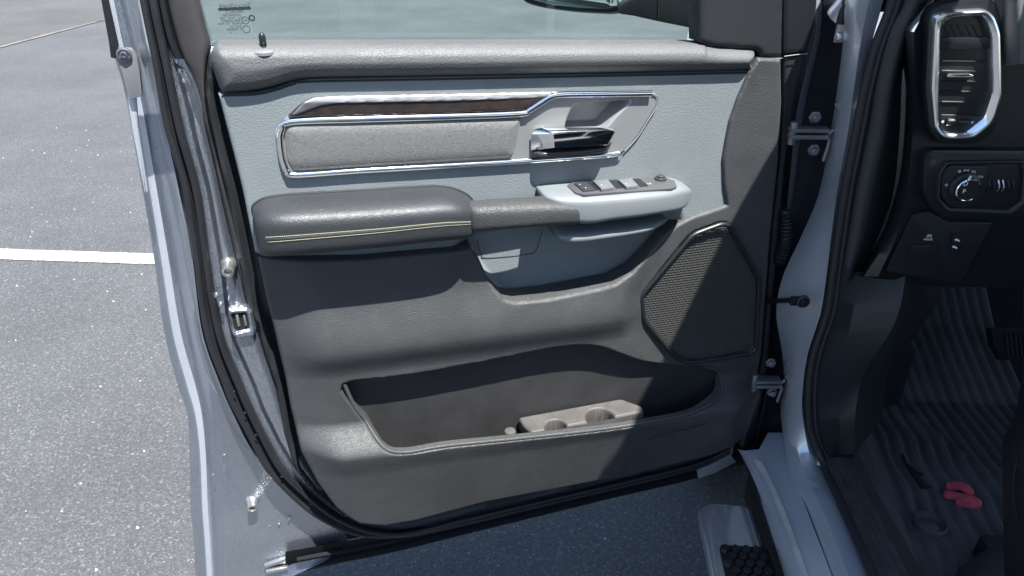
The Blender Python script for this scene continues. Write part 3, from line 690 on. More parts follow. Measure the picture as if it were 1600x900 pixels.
LI = fillet(poly([(445, 200), (456, 193), (640, 188), (817, 184), (811, 215), (802, 248), (640, 258), (470, 269), (457, 267), (449, 255), (445, 225)], .009), .008)
HF('leather_insert', LI, lambda U, Z, s: .004+.007*(1-np.exp(-s/.006)), .0014, INSERT, door, skirt=.006)
ch = [(437, 214, .006), (440, 203, .006), (453, 190.5, .006), (560, 186.5, .007), (700, 182.5, .007), (812, 178, .007), (826, 173, .007), (845, 161, .007), (862, 151, .007), (880, 148, .007), (950, 147, .007), (1018, 146, .007)]
sweep('chrome_strip', spx(ch), CHROME, door, .0048, .0042, closed=False, N=220)
ch2 = [(437, 212, .006), (439, 235, .006), (443, 255, .006), (449, 268, .006), (461, 273.5, .006), (560, 267, .006), (700, 259, .006), (833, 251, .006), (955, 242, .006), (972, 235, .006)]
sweep('chrome_strip', spx(ch2), CHROME, door, .0042, .0038, closed=False, N=220)
ch3 = [(1018, 146, .005), (1027, 151, .005), (1026, 166, .005), (1012, 189, .005), (996, 214, .005), (976, 236, .005)]
sweep('bezel_rim', spx(ch3), SATIN, door, .0010, .0015, closed=False, N=60)
sweep('bezel_seam', [(*p, .001) for p in fillet(poly(BEZO, .001)*1.0, .004)], BLK, door, .0016, .001, closed=True, n=1)
# lever
pr = []
st = []
def stn(px, yt, yb, D, d0=.0):
    u, z1 = UZ(px, yt, d0 if D < .01 else D*.5); _, z2 = UZ(px, yb, D); return (UZ(px, yb, D)[0], z1, z2, D, d0)
hv = [(864, 209, .034), (955, 203, .034), (961, 206, .033), (950, 226, .034), (866, 231, .034), (829, 210, .008), (829, 236, .008), (834, 202, .010), (846, 198.5, .014), (964, 200, .014), (960, 213, .008), (948, 229, .010), (950, 199, .014), (842, 235, .012)]
hm = bmesh.new()
for x, y, d in hv: hm.verts.new(Vector(DP(x, y, d)))
bmesh.ops.convex_hull(hm, input=list(hm.verts))
bmesh.ops.dissolve_limit(hm, angle_limit=R(9), verts=list(hm.verts), edges=list(hm.edges))
bmesh.ops.recalc_face_normals(hm, faces=hm.faces)
bmesh.ops.bevel(hm, geom=list(hm.edges), offset=.0013, segments=2, affect='EDGES', profile=.6)
hme = bpy.data.meshes.new('release_handle'); hm.to_mesh(hme); hm.free(); link('release_handle', fin(hme, 35), CHROME, door)
st = [stn(834, 236, 247, .012, .002), stn(850, 234, 247, .024, .002), stn(900, 232, 243, .024, .002), stn(940, 228, 239, .020, .002), stn(952, 226, 232, .010, .002)]
bar('handle_base', st, mat('dark_grey_handle_base', (.05, .05, .052), .3, .3), door, 40, 60, pn=5)

# ---- armrest: padded, stitched
def astn(px, yt, yb, D, d0=.0):
    ut, zt_ = UZ(px, yt, d0); ub_, zb_ = UZ(px, yb, D); return (ub_, zt_, zb_, D, d0)
st = [astn(402, 335, 372, .010), astn(405, 322, 398, .032), astn(413, 314, 408, .052), astn(428, 307, 411, .064), astn(460, 302, 409, .072), astn(520, 298, 404, .074), astn(600, 293.5, 397, .074), astn(660, 289.5, 390, .074), astn(700, 288, 386, .072), astn(722, 291, 383, .068), astn(738, 298, 378, .058), astn(746, 306, 368, .046), astn(749, 318, 352, .025)]
arm = bar('armrest', st, ARM, door, 110, 70, pn=4.2, k=18)
AS = cat(st, 200)
MB().tube([DW(a_[0], a_[1]+.0006, .0035) for a_ in AS[6:-6]], .0016, 6).build('armrest_gap', BLK, door)
def arm_s(u, f, off=0.):                               # point on the armrest skin at height fraction f (-1..1)
    i = np.argmin(abs(AS[:, 0]-u)); _, z1, z2, D, d0 = AS[i]; hz = (z1-z2)/2; s_ = f
    ang = math.asin(min(1, abs(s_)**(4.2/2))); c_ = math.cos(ang)
    return DW(u, (z1+z2)/2+hz*s_, d0+(D-d0)*abs(c_)**(2/4.2)+off)
mb = MB(); cr = MB()
ua, ub_ = UZ(412, 360, .07)[0], UZ(737, 345, .065)[0]
def ff(t, k): return (.015+.09*t)+k*(1-.35*t)
for k in (.085, -.115):
    n = 96
    for i in range(n):
        t = (i+.15)/n; t2 = (i+.85)/n
        a_ = arm_s(ua+(ub_-ua)*t, ff(t, k), .0003); b_ = arm_s(ua+(ub_-ua)*t2, ff(t2, k), .0003)
        mb.tube([a_, (a_+b_)/2+DN*.0004, b_], [.0004, .00062, .0004], 6)
mb.build('stitching', STITCH, arm)
for k in (.0, -.030): cr.tube([arm_s(ua+(ub_-ua)*t, ff(t, k), -.0002) for t in np.linspace(0, 1, 60)], .0014, 8)
cr.build('piping', ARM, arm)
cr = MB(); cr.tube([arm_s(ua+(ub_-ua)*t, ff(t, .022), -.0005) for t in np.linspace(0, 1, 60)], .0011, 8)
cr.build('seam', BLK, arm)
# ---- pull grip
st = [astn(734, 322, 366, .050, .030), astn(741, 317, 368, .058, .030), astn(760, 315, 367, .062, .030), astn(830, 311, 361, .064, .032), astn(880, 309, 358, .064, .030), astn(903, 309, 357, .061, .020), astn(913, 312, 352, .055, .02), astn(917, 320, 342, .048, .02)]
def astb(px, yt, yb, D, d0):
    zt_ = UZ(px, yt, D*.45+d0*.55)[1]; ub_, zb_ = UZ(px, yb, D); return (ub_, zt_, zb_, D, d0)
st = [astb(734, 322, 366, .055, .036), astb(741, 319, 368, .062, .036), astb(760, 317, 367, .066, .036), astb(830, 313, 361, .068, .036), astb(880, 310, 358, .068, .030), astb(903, 310, 357, .066, .022), astb(913, 315, 350, .060, .022), astb(917, 324, 341, .052, .02)]
grip = bar('pull_handle', st, BLACK, door, 70, 60, pn=3.4, k=12)
GS = cat(st, 70)
MB().grid([[DW(u, z1-.004, d0+.002), DW(u, z2+.004, d0+.002)] for u, z1, z2, D, d0 in GS]).build('handle_back', BLACK, door)
# ---- switch pod
ZP = UZ(960, 280, .004)[1]
zt1 = UZ(1060, 277, .004)[1]
st = [astn(842, 300, 318, .012), astn(845, 292, 326, .028), astn(856, 287, 336, .046), astn(880, 284, 350, .060), astn(920, 281, 356, .067), astn(960, 279, 350, .067), astn(1000, 276.5, 345, .066), astn(1040, 275, 338, .060), astn(1062, 275, 333, .050), astn(1074, 281, 325, .036), astn(1079, 290, 312, .018)]
pod = bar('switch_pod', st, GREYS, door, 90, 70, pn=5.0, k=16)
PS = cat(st, 200)
ub2 = [astn(866, 345, 366, .030, -.024), astn(880, 335, 381, .046, -.024), astn(905, 330, 386, .054, -.024), astn(960, 325, 378, .054, -.024), astn(1010, 320, 368, .050, -.024), astn(1035, 318, 356, .040, -.02), astn(1043, 322, 343, .026, -.02)]
bar('pod_base', ub2, GREYS, door, 60, 70, pn=3.0, k=12)
# pod top plane: follows the top edge; switch plate and buttons lie on it
def pod_z(u): return float(np.interp(u, PS[:, 0], PS[:, 1]))
uA, uB = UZ(890, 290, .03)[0], UZ(1055, 285, .03)[0]
zA, zB = pod_z(uA), pod_z(uB)
NX = DU*(uB-uA)+ZZ*(zB-zA); NX /= np.linalg.norm(NX)
NZ = np.cross(DN, NX); NZ *= np.sign(NZ[2]); O_ = DW(uA, zA, 0)
def podpt(px, py, lift=.0):
    v = ray(px, py); o = O_+NZ*lift; t = ((o-E0)@NZ)/(v@NZ); return E0+v*t
def podprism(name, pts, lift, th, m, par, r=.0015, bev=.0006):
    P = [podpt(*p, lift) for p in pts]; P2 = np.array([[(p-O_)@NX, (p-O_)@DN] for p in P]); P2 = fillet(P2, r)
    return prism(name, [O_+NX*a+DN*b+NZ*lift for a, b in P2], -NZ*th, m, par, bev)
sp = podprism('switch_panel', [(886, 289), (893, 285), (915, 283), (1034, 275), (1054, 282), (1058, 291), (1050, 294), (912, 303.5), (898, 300)], .002, .004, mat('dark_grey_switch_plate', (.11, .115, .12), .3, .4), door, .003, .0008)
KEY = mat('black_switch_key', (.035, .036, .038), .28)
KEYL = mat('glossy_switch_key', (.17, .18, .19), .22, .3)
podprism('lock_switch', [(897, 285.5), (916, 283.5), (930, 296), (912, 298)], .0045, .004, KEY, door)
for q4 in (((914, 283.2), (924, 282.2), (941, 296), (929, 297.2)), ((952, 281.5), (963, 280.5), (977, 293), (963, 294.5)), ((989, 279.5), (999, 278.8), (1014, 290.5), (1000, 291.7))):
    podprism('switch_gap', q4, .0026, .001, BLK, door, .0004, 0)
for (a_, b_, c_, d_) in (((926, 281.5), (949, 279.5), (960, 292), (940, 295)), ((965, 279.5), (986, 277.5), (998, 289.5), (979, 292))):
    podprism('window_switch', [a_, b_, c_, d_], .0070, .0050, KEYL, door, .002, .0012)
p = podpt(1032, 280.5, .002); MB().lathe(p, NZ, [(.0095, 0), (.0095, .003), (.008, .004), (.0062, .0035), (.006, .006), (.005, .0068), (0, .0068)], 26).build('mirror_knob', KEY, door)
text3('switch_mark', 'L R', podpt(1014, 287, .0026), NX, -DN, .0045, WHITE, door)
for x, y in ((906, 288), (915, 293), (940, 289), (978, 287)):
    text3('switch_mark', '▯' if x > 930 else 'o', podpt(x, y, .0078 if x > 930 else .0048), NX, -DN, .004, WHITE, door)

# ---- corner cover by the mirror and the hinge-side frame
SAIL = [(1093, -80), (1093, 66), (1108, 72), (1135, 75), (1181, 78), (1189, 84), (1189, 90), (1222, 90.5), (1223, 40), (1226, -80)]
HF('corner_cover', poly(SAIL, .003), lambda U, Z, s: .004-rnd(s, .004), .005, DARKTRIM, door, skirt=.03)
sweep('corner_seam', spx([(1184, 91, .002), (1203, 91, .002), (1222, 91, .002)]), SATIN, door, .0007, .0012, closed=False, N=12)
HF('front_frame_cover', fillet(poly([(1225, -80), (1284, -80), (1279, 10), (1272, 50), (1263, 83), (1244, 85), (1224, 87)], -.004), .002), lambda U, Z, s: -.004-rnd(s, .006), .005, SMOOTHB, door, skirt=.03)
sweep('frame_seam', spx([(1225, 88, -.003), (1244, 85.5, -.003), (1262, 84, -.003)]), SATIN, door, .0007, .0012, closed=False, N=12)
HF('front_edge_trim', fillet(poly([(1225, 88), (1262, 85), (1256, 105), (1247, 140), (1236, 200), (1228, 260), (1216, 400), (1206, 500), (1200, 580), (1188, 640), (1176, 690), (1160, 700), (1180, 620), (1192, 560), (1199, 470), (1208, 360), (1220, 250), (1225, 160)], -.010), .001), lambda U, Z, s: -.010-rnd(s, .004), .004, DARKTRIM, door, skirt=.03)
loft('front_edge_metal', [[(1262, -80, 'd', -.03), (1275, 40, 'd', -.03), (1262, 100, 'd', -.03), (1246, 170, 'd', -.03), (1236, 260, 'd', -.03), (1222, 400, 'd', -.03), (1210, 520, 'd', -.03), (1196, 620, 'd', -.03), (1180, 690, 'd', -.03)],
    [(1290, -80, 'd', -.06), (1287, 40, 'd', -.06), (1274, 100, 'd', -.06), (1258, 170, 'd', -.06), (1247, 260, 'd', -.06), (1232, 400, 'd', -.06), (1219, 520, 'd', -.06), (1206, 620, 'd', -.06), (1184, 700, 'd', -.06)],
    [(1296, -80, 'd', -.15), (1292, 40, 'd', -.15), (1278, 100, 'd', -.15), (1262, 170, 'd', -.15), (1250, 260, 'd', -.15), (1236, 400, 'd', -.15), (1223, 520, 'd', -.15), (1208, 620, 'd', -.15), (1186, 704, 'd', -.15)]], PAINTB, door)
# upper part of the door frame, out of the picture, closes the window opening
def tubez(name, P, r, m, par): return MB().tube(cat(P, 40), r, 10).build(name, m, par)
fa = DP(285, -80, -.035); fb = DP(1262, -80, -.035)
tubez('window_frame', [fa, fa+ZZ*.20+DU*.06+DN*.02, fa+ZZ*.36+DU*.16+DN*.05, fa+ZZ*.42+DU*.30+DN*.06, fb+ZZ*.34-DU*.22+DN*.05, fb+ZZ*.10-DU*.03+DN*.01, fb], .022, SMOOTHB, door)

# ---- outside mirror, seen through the glass
MN = np.array([-.15, -.975, .16]); MN /= np.linalg.norm(MN); MC = DP(905, -60, -.26)
def mpt(px, py, off=0.): v = ray(px, py); c_ = MC+MN*off; return E0+v*(((c_-E0)@MN)/(v@MN))
MX = np.cross(ZZ, MN); MX /= np.linalg.norm(MX); MY = np.cross(MN, MX)
def mshape(px, off, r): 
    q = fillet(np.array([[(mpt(*p, off)-MC)@MX, (mpt(*p, off)-MC)@MY] for p in px]), r)
    return [MC+MX*a+MY*b+MN*off for a, b in q]
prism('mirror_housing', mshape([(818, -150), (995, -150), (1003, -20), (990, 10), (960, 22), (900, 19), (850, 13), (818, 4), (806, -15)], 0, .02), -MN*.09, SMOOTHB, door, .008)
MIRM = mat('mirror_silver', (.9, .92, .93), .01, 1)
prism('mirror_glass', mshape([(824, -150), (985, -150), (990, -20), (980, 5), (950, 14), (900, 12), (860, 7), (826, -2), (817, -20)], .0035, .015), -MN*.003, MIRM, door, .0004)
arm_p = poly([(970, 6), (1010, -14), (1100, -40), (1120, 50), (1095, 47), (1030, 34), (990, 25), (968, 22)], -.20)
prism('mirror_arm', [DW(u, z, -.20) for u, z in arm_p], -DN*.05, SMOOTHB, door, .004)
sweep('mirror_arm_seam', spx([(1029, -20, -.199), (1028, 10, -.199), (1029, 32, -.199)]), BLK, door, .001, .001, closed=False, N=10)

# ================================================================ body side: pillar, sill, fender, roof
PIL = [ # rows of the hinge pillar, from the fender corner inward; y coordinates shared
 [(1352, -120), (1322, 0), (1318, 60), (1308, 140), (1299, 200), (1280, 300), (1253, 367), (1223, 433), (1213, 490), (1222, 550), (1225, 600), (1220, 650), (1228, 700)],
 [(1372, -120), (1344, 0), (1336, 60), (1324, 140), (1316, 200), (1300, 300), (1285, 367), (1272, 433), (1262, 490), (1250, 550), (1240, 600), (1236, 650), (1242, 700)],
 [(1385, -120), (1358, 0), (1346, 60), (1334, 140), (1326, 200), (1308, 300), (1299, 367), (1291, 433), (1282, 490), (1263, 550), (1255, 600), (1254, 650), (1262, 700)],
 [(1405, -120), (1380, 0), (1364, 60), (1344, 140), (1333, 200), (1315, 300), (1307, 367), (1298, 433), (1289, 490), (1268, 550), (1260, 600), (1260, 650), (1268, 700)]]
YV = [1.185, 1.135, 1.11, 1.125]
TL = [[(1240, 738), (1268, 790), (1310, 900), (1362, 1040)], [(1254, 732), (1282, 790), (1326, 900), (1380, 1040)], [(1270, 728), (1300, 790), (1346, 900), (1402, 1040)], [(1280, 722), (1311, 790), (1358, 900), (1418, 1040)]]
ZL = [.548, .566, .567, .558]
bodyrows = [[(x, y, 'y', 1.26) for x, y in PIL[0][:12]]+[(x, y, 'z', .531) for x, y in ((1233, 738), (1259, 790), (1301, 900), (1351, 1040))]]
for L, v, T_, z_ in zip(PIL, YV, TL, ZL): bodyrows.append([(x, y, 'y', v) for x, y in L[:12]]+[(x, y, 'z', z_) for x, y in T_])
body = loft('body_side', bodyrows, PAINTB, truck, nu=130, ang=60)
# hinge face further forward; its black colour stands in for shade in the gap
loft('hinge_face', [[(x+14, y, 'y', 1.20) for x, y in PIL[0]], [(x-6, y, 'y', 1.24) for x, y in PIL[0]], [(x-30, y, 'y', 1.27) for x, y in PIL[0]], [(x-75, y, 'y', 1.30) for x, y in PIL[0]], [(x-110, y, 'y', 1.34) for x, y in PIL[0]]], mat('shaded_gap_paint', (.010, .012, .016), .36, var=(20, .3), coat=.3), body, nu=50)
# sill, swept rearwards (towards the viewer); heights are real
def zr(L, z): return [(x, y, 'z', z) for x, y in L]
def pr_(L, v, z): return [(L[0][0], L[0][1], 'y', v)]+[(x, y, 'z', z) for x, y in L[1:]]
sill = [
 [(1166, 700, 'z', .40), (1174, 735, 'z', .40), (1192, 800, 'z', .40), (1222, 900, 'z', .40), (1260, 1040, 'z', .40)],
 [(1152, 702, 'z', .50), (1160, 714, 'z', .50), (1189, 775, 'z', .50), (1235, 900, 'z', .50), (1275, 1040, 'z', .50)],
 [(1164, 704, 'z', .515), (1172, 714, 'z', .515), (1204, 775, 'z', .515), (1251, 900, 'z', .515), (1294, 1040, 'z', .515)],
 [(1186, 702, 'z', .520), (1196, 722, 'z', .520), (1228, 790, 'z', .520), (1268, 900, 'z', .520), (1314, 1040, 'z', .520)],
 [(1200, 676, 'z', .525), (1216, 720, 'z', .525), (1246, 790, 'z', .525), (1288, 900, 'z', .525), (1338, 1040, 'z', .525)],
 [(1222, 676, 'z', .532), (1232, 722, 'z', .532), (1258, 790, 'z', .532), (1300, 900, 'z', .532), (1350, 1040, 'z', .532)],
]
loft('rocker_sill', sill, PAINTB, truck, nu=40, ang=55)
# pale uneven strip along the outer step
loft('sill_edge_strip', [[(x+3, y, 'z', z+.0035) for (x, y, k, z) in sill[2][1:]], [(x-5, y, 'z', z+.0035) for (x, y, k, z) in sill[3][1:]]], mat('pale_sill_strip', (.34, .33, .32), .6, var=(18, .25)), truck, nu=30)
# opening seal following pillar and sill
SE = [(1420, -120), (1396, 0), (1370, 70), (1352, 140), (1340, 200), (1321, 300), (1311, 367), (1302, 433), (1293, 490), (1273, 550), (1265, 600), (1265, 650), (1270, 680)]
pts = [PT(x, y, 'y', 1.10) for x, y in SE]+[PT(x, y, 'z', .572) for x, y in ((1286, 722), (1320, 795), (1366, 900), (1424, 1040))]
MB().tube(cat(pts, 150), .0075, 10).build('opening_seal', RUB, truck)
pts2 = [PT(x+9, y, 'y', 1.095) for x, y in SE]+[PT(x+8, y, 'z', .570) for x, y in ((1286, 722), (1320, 795), (1366, 900), (1424, 1040))]
MB().tube(cat(pts2, 150), .0045, 8).build('seal_lip', RUB, truck)
# fender edge visible beyond the hinge gap
loft('fender', [[(1238, -120, 'y', 1.42), (1246, 0, 'y', 1.42), (1252, 60, 'y', 1.42), (1215, 300, 'y', 1.42), (1190, 600, 'y', 1.42), (1190, 690, 'y', 1.42)],
  [(1290, -120, 'y', 1.36), (1296, 0, 'y', 1.36), (1290, 60, 'y', 1.36), (1262, 300, 'y', 1.36), (1230, 600, 'y', 1.36), (1210, 690, 'y', 1.36)],
  [(1330, -120, 'y', 1.30), (1318, 0, 'y', 1.30), (1310, 60, 'y', 1.32), (1290, 300, 'y', 1.30), (1240, 600, 'y', 1.30), (1230, 690, 'y', 1.30)]], PAINTB, truck)
fo = PT(1290, 40, 'y', 1.30)
mb = MB(); mb.grid([[(.385, y, .5), (.36, y, .75), (.365, y, 1.0), (.385, y, 1.16), (.46, y, 1.20), (1.0, y, 1.24), (1.5, y, 1.25)] for y in (1.40, 1.8, 2.3)])
mb.build('front_fender_and_hood', PAINTB, truck, 60)
# cowl corner, bracket bits at the top of the gap
prism('cowl_corner', [PT(x, y, 'y', 1.30) for x, y in ((1276, -60), (1316, -60), (1312, 6), (1306, 26), (1297, 36), (1284, 40), (1276, 62), (1268, 84), (1264, 84), (1276, 34))], EY*.03, mat('pale_cowl', (.40, .38, .34), .5, var=(60, .5)), truck, .002)
prism('corner_bracket', [DP(x, y, -.045) for x, y in ((1090, 735), (1122, 716), (1148, 693), (1143, 713), (1151, 722), (1120, 738), (1092, 748))], -DN*.006, PAINTB, door, .001)
MB().tube(cat([PT(x, y, 'y', 1.22) for x, y in ((1330, -60), (1322, 0), (1314, 28), (1311, 50), (1308, 62))], 30), .006, 8).build('drain_hose', RUB, truck)
mb = MB(); mb.box(PT(1312, 52, 'y', 1.215), RT, HD, ZZ, .006, .004, .013); mb.lathe(PT(1311, 58, 'y', 1.21), -HD, [(.007, 0), (.006, .006), (0, .008)], 14); mb.build('bracket', STEEL, truck, bevel=.001)
# ---- hinges
def hinge(px, py, s):
    c = PT(px, py, 'y', 1.17); b = MB()
    b.box(c, RT, HD, ZZ, .030*s, .010, .0035); b.box(c+ZZ*.010, RT, HD, ZZ, .030*s, .010, .0028)
    b.tube([c-RT*.024-ZZ*.014, c-RT*.024+ZZ*.022], .0062, 14)
    up = c+RT*.030*s
    b.tube(cat([up, up+RT*.010+ZZ*.012, up+RT*.012+ZZ*.035, up+RT*.004+ZZ*.052], 14), .0032, 8)
    b.tube(cat([up-ZZ*.002, up+RT*.006-ZZ*.010, up+RT*.003-ZZ*.042], 12), .0032, 8)
    return b.build('hinge', DSTEEL, truck, bevel=.0008)
def bolt(px, py, yv=1.18):
    MB().lathe(PT(px, py, 'y', yv), -HD, [(.010, 0), (.010, .002), (.0062, .003), (.0062, .009), (.005, .010), (0, .010)], 6).build('hinge_bolt', DSTEEL, truck, ang=30)
hinge(1262, 212, 1)
bolt(1273, 183); bolt(1271, 234)
hinge(1198, 600, .8); bolt(1204, 566); bolt(1206, 612)
# check strap between door and pillar
a_ = DP(1190, 471, -.03); b_ = PT(1240, 469, 'y', 1.13)
mb = MB(); mb.tube([a_, b_], .0045, 8); cst = mb.build('check_strap', SMOOTHB, truck)
mb = MB(); p = PT(1247, 470, 'y', 1.118); mb.box(p, RT, HD, ZZ, .013, .004, .0075); mb.lathe(PT(1254, 470, 'y', 1.115), -HD, [(.0115, 0), (.0115, .005), (.009, .007), (.006, .006), (.0055, .010), (0, .010)], 16)
mb.build('strap_bracket', SMOOTHB, cst, bevel=.001)
# wiring boot in the gap
rb = MB(); P = cat([PT(x, y, 'y', 1.22) for x, y in ((1226, 330), (1228, 352), (1226, 380), (1218, 410))], 60)
rb.tube(P, [.010+.0025*math.sin(i*1.6) for i in range(60)], 12); rb.build('wiring_boot', RUB, truck)

# roof, windshield pillar and rear half of the cab: out of the picture but they shade it
SD = -np.array(SUNV)/(-SUNV.z); SD = SD/abs(SD[2])
def back(px, py, d, z): p = DP(px, py, d); return p+SD*(z-p[2])
RAIL = [back(880, 900, .03, 1.86), back(960, 740, .03, 1.88), back(1045, 580, .02, 1.885), back(1130, 405, .01, 1.86), back(1180, 315, .0, 1.80), back(1225, 240, .0, 1.66), back(1262, 170, -.03, 1.50), back(1290, 60, -.03, 1.33)]  # rail shaped backwards from the shadow edge it casts on the door
r0 = RAIL[0]; rails = [r0+np.array([-.05, -1.9, -.04]), r0+np.array([-.04, -.9, 0])]+RAIL
MB().tube(cat(rails, 80), .02, 10).build('roof_rail', PAINTB, truck)
rf = cat(rails[:6], 30)
MB().grid([[p, p+EX3*.10+ZZ*.03, p*np.array([0, 1, 0])+np.array([.755 if p[1] < .815 else .655, 0, 1.95])] for p in rf for EX3 in [np.array([1., 0, 0])]]).build('roof', PAINTB, truck, 50)  # inner edge stepped back to leave a sun slot for the dash vent
MB().grid([[np.array([x, y, 1.96]), np.array([x, y, 1.93])] for x, y in ((.75, .85), (.77, 1.28), (2.1, 1.28), (2.1, .85))]).build('shade_panel_edge', PAINTB, truck)  # unseen edge of the panel added to shade the footwell
MB().add([(.745, .80, 1.95), (2.1, .80, 1.95), (2.1, 1.30, 1.90), (.76, 1.30, 1.90), (.755, -1.6, 1.95), (.755, .815, 1.95), (2.1, -1.6, 1.9), (.757, .815, 1.96), (2.1, .815, 1.96)], [(0, 1, 2, 3), (4, 5, 7, 8, 6)]).build('roof_and_shade_panel', PAINTB, truck)  # roof, plus an unseen front panel added to shade mat and footwell
MB().grid([[p, np.array([min(p[0]+.19, .645), p[1]-.02, p[2]+.03])] for p in cat(RAIL[3:8], 20)]).build('sun_block_panel', DARKTRIM, truck)  # unseen panel added to keep sun off the hinge side of the door
mb = MB(); mb.box((2.10, .1, .85), (1, 0, 0), (0, 1, 0), (0, 0, 1), .02, 1.6, .40); mb.build('far_side_door', DARKTRIM, truck)
mb = MB(); mb.box((1.25, -1.62, .85), (1, 0, 0), (0, 1, 0), (0, 0, 1), .85, .02, .40); mb.build('cab_rear_wall', DARKTRIM, truck)
mb = MB(); mb.box((.46, -.60, 1.2), (1, 0, 0), (0, 1, 0), (0, 0, 1), .04, .07, .68); mb.build('middle_pillar', PAINTB, truck, bevel=.01)

# ---- inside: pillar trim, dash end, dash face
YD = 1.05
LT = [[(1412, -120, 'y', 1.10), (1404, 0, 'y', 1.10), (1382, 40, 'y', 1.10), (1362, 120, 'y', 1.10), (1350, 200, 'y', 1.10), (1330, 300, 'y', 1.10), (1318, 370, 'y', 1.10), (1308, 440, 'y', 1.10)],
      [(1452, -120, 'y', 1.08), (1436, 0, 'y', 1.08), (1416, 50, 'y', 1.08), (1396, 120, 'y', 1.08), (1382, 200, 'y', 1.08), (1360, 300, 'y', 1.08), (1346, 370, 'y', 1.08), (1324, 440, 'y', 1.08)],
      [(1474, -120, 'y', 1.13), (1460, 0, 'y', 1.13), (1422, 52, 'y', 1.13), (1410, 120, 'y', 1.13), (1406, 200, 'y', 1.13), (1396, 300, 'y', 1.13), (1372, 370, 'y', 1.13), (1338, 440, 'y', 1.13)]]
loft('pillar_trim', LT, DARKTRIM, truck, nu=50, nv=4, smoothv=True, ang=60)
# dashboard end cap and main face
dash_rows = [[(1404, 60, 'y', 1.16), (1408, 140, 'y', 1.16), (1404, 225, 'y', 1.16), (1396, 290, 'y', 1.16), (1372, 360, 'y', 1.16), (1334, 432, 'y', 1.16)],
 [(1416, 48, 'y', 1.07), (1424, 140, 'y', 1.07), (1421, 225, 'y', 1.07), (1412, 290, 'y', 1.07), (1394, 360, 'y', 1.07), (1350, 432, 'y', 1.07)],
 [(1428, 50, 'y', 1.06), (1428, 140, 'y', 1.06), (1425, 225, 'y', 1.06), (1417, 290, 'y', 1.06), (1404, 360, 'y', 1.06), (1372, 432, 'y', 1.06)],
 [(1448, 10, 'y', 1.075), (1440, 140, 'y', 1.07), (1436, 225, 'y', 1.065), (1434, 290, 'y', 1.065), (1420, 360, 'y', 1.075), (1380, 436, 'y', 1.09)],
 [(1520, -4, 'y', 1.075), (1520, 140, 'y', 1.07), (1520, 225, 'y', 1.065), (1520, 290, 'y', 1.065), (1510, 360, 'y', 1.075), (1490, 448, 'y', 1.10)],
 [(1800, -4, 'y', 1.075), (1800, 140, 'y', 1.07), (1800, 225, 'y', 1.065), (1800, 290, 'y', 1.065), (1800, 360, 'y', 1.075), (1800, 452, 'y', 1.10)]]
dash = loft('dashboard', dash_rows, SMOOTHB, truck, nu=50, ang=60)
loft('dash_underside', [[(1334, 432, 'y', 1.16), (1350, 432, 'y', 1.07), (1380, 436, 'y', 1.09), (1490, 448, 'y', 1.10), (1800, 452, 'y', 1.10)], [(1334, 400, 'y', 1.5), (1350, 400, 'y', 1.5), (1380, 400, 'y', 1.5), (1490, 400, 'y', 1.5), (1800, 400, 'y', 1.5)]], SMOOTHB, dash)
loft('dash_top', [[(1416, 48, 'y', 1.07), (1448, 10, 'y', 1.075), (1470, -4, 'y', 1.075), (1520, -4, 'y', 1.075), (1800, -4, 'y', 1.075)], [(1404, -6, 'y', 1.3), (1430, -18, 'y', 1.3), (1460, -24, 'y', 1.3), (1500, -24, 'y', 1.3), (1700, -24, 'y', 1.3)]], PAD, dash)
MB().add([(.50, 1.26, 1.20), (2.1, 1.26, 1.20), (2.1, 2.0, 1.22), (.50, 2.0, 1.22)], [(0, 1, 2, 3)]).build('footwell_light_block', SMOOTHB, dash)  # unseen sheet added to keep skylight from falling into the footwell
def YP(px, py, y=YD): return PT(px, py, 'y', y)
EX = np.array([1., 0, 0]); EY = np.array([0, 1., 0])
def yprism(name, pts, y, th, m, par, r=.004, bev=.0008):
    P2 = fillet(np.array([[YP(a_, b_, y)[0], YP(a_, b_, y)[2]] for a_, b_ in pts]), r)
    return prism(name, [np.array([a_, y, b_]) for a_, b_ in P2], EY*th, m, par, bev)
def yband(name, outer, inner, y, h, m, par, r=.008, n=120):      # closed raised frame
    def lp(pts): 
        q = fillet(np.array([[YP(a_, b_, y)[0], y, YP(a_, b_, y)[2]] for a_, b_ in pts]), r)
        return cat(q, n, True)
    A_, B_ = lp(outer), lp(inner); G = []
    # match the loops by angle
    c_ = A_.mean(0)
    def order(L):
        t = np.arctan2(L[:, 2]-c_[2], L[:, 0]-c_[0]); tt = np.linspace(-math.pi, math.pi, n, endpoint=False)
        o = np.argsort(t); t = t[o]; L = L[o]
        return np.stack([np.interp(tt, t, L[:, k], period=2*math.pi) for k in range(3)], 1)
    A_, B_ = order(A_), order(B_)
    for f, hh in ((0, .012), (0, 0), (.12, -h*.8), (.35, -h), (.7, -h*.75), (1, 0), (1, .012)):
        G.append(A_*(1-f)+B_*f+EY*hh)
    return MB().grid(np.array(G).transpose(1, 0, 2), cu=True).build(name, m, par, 35)
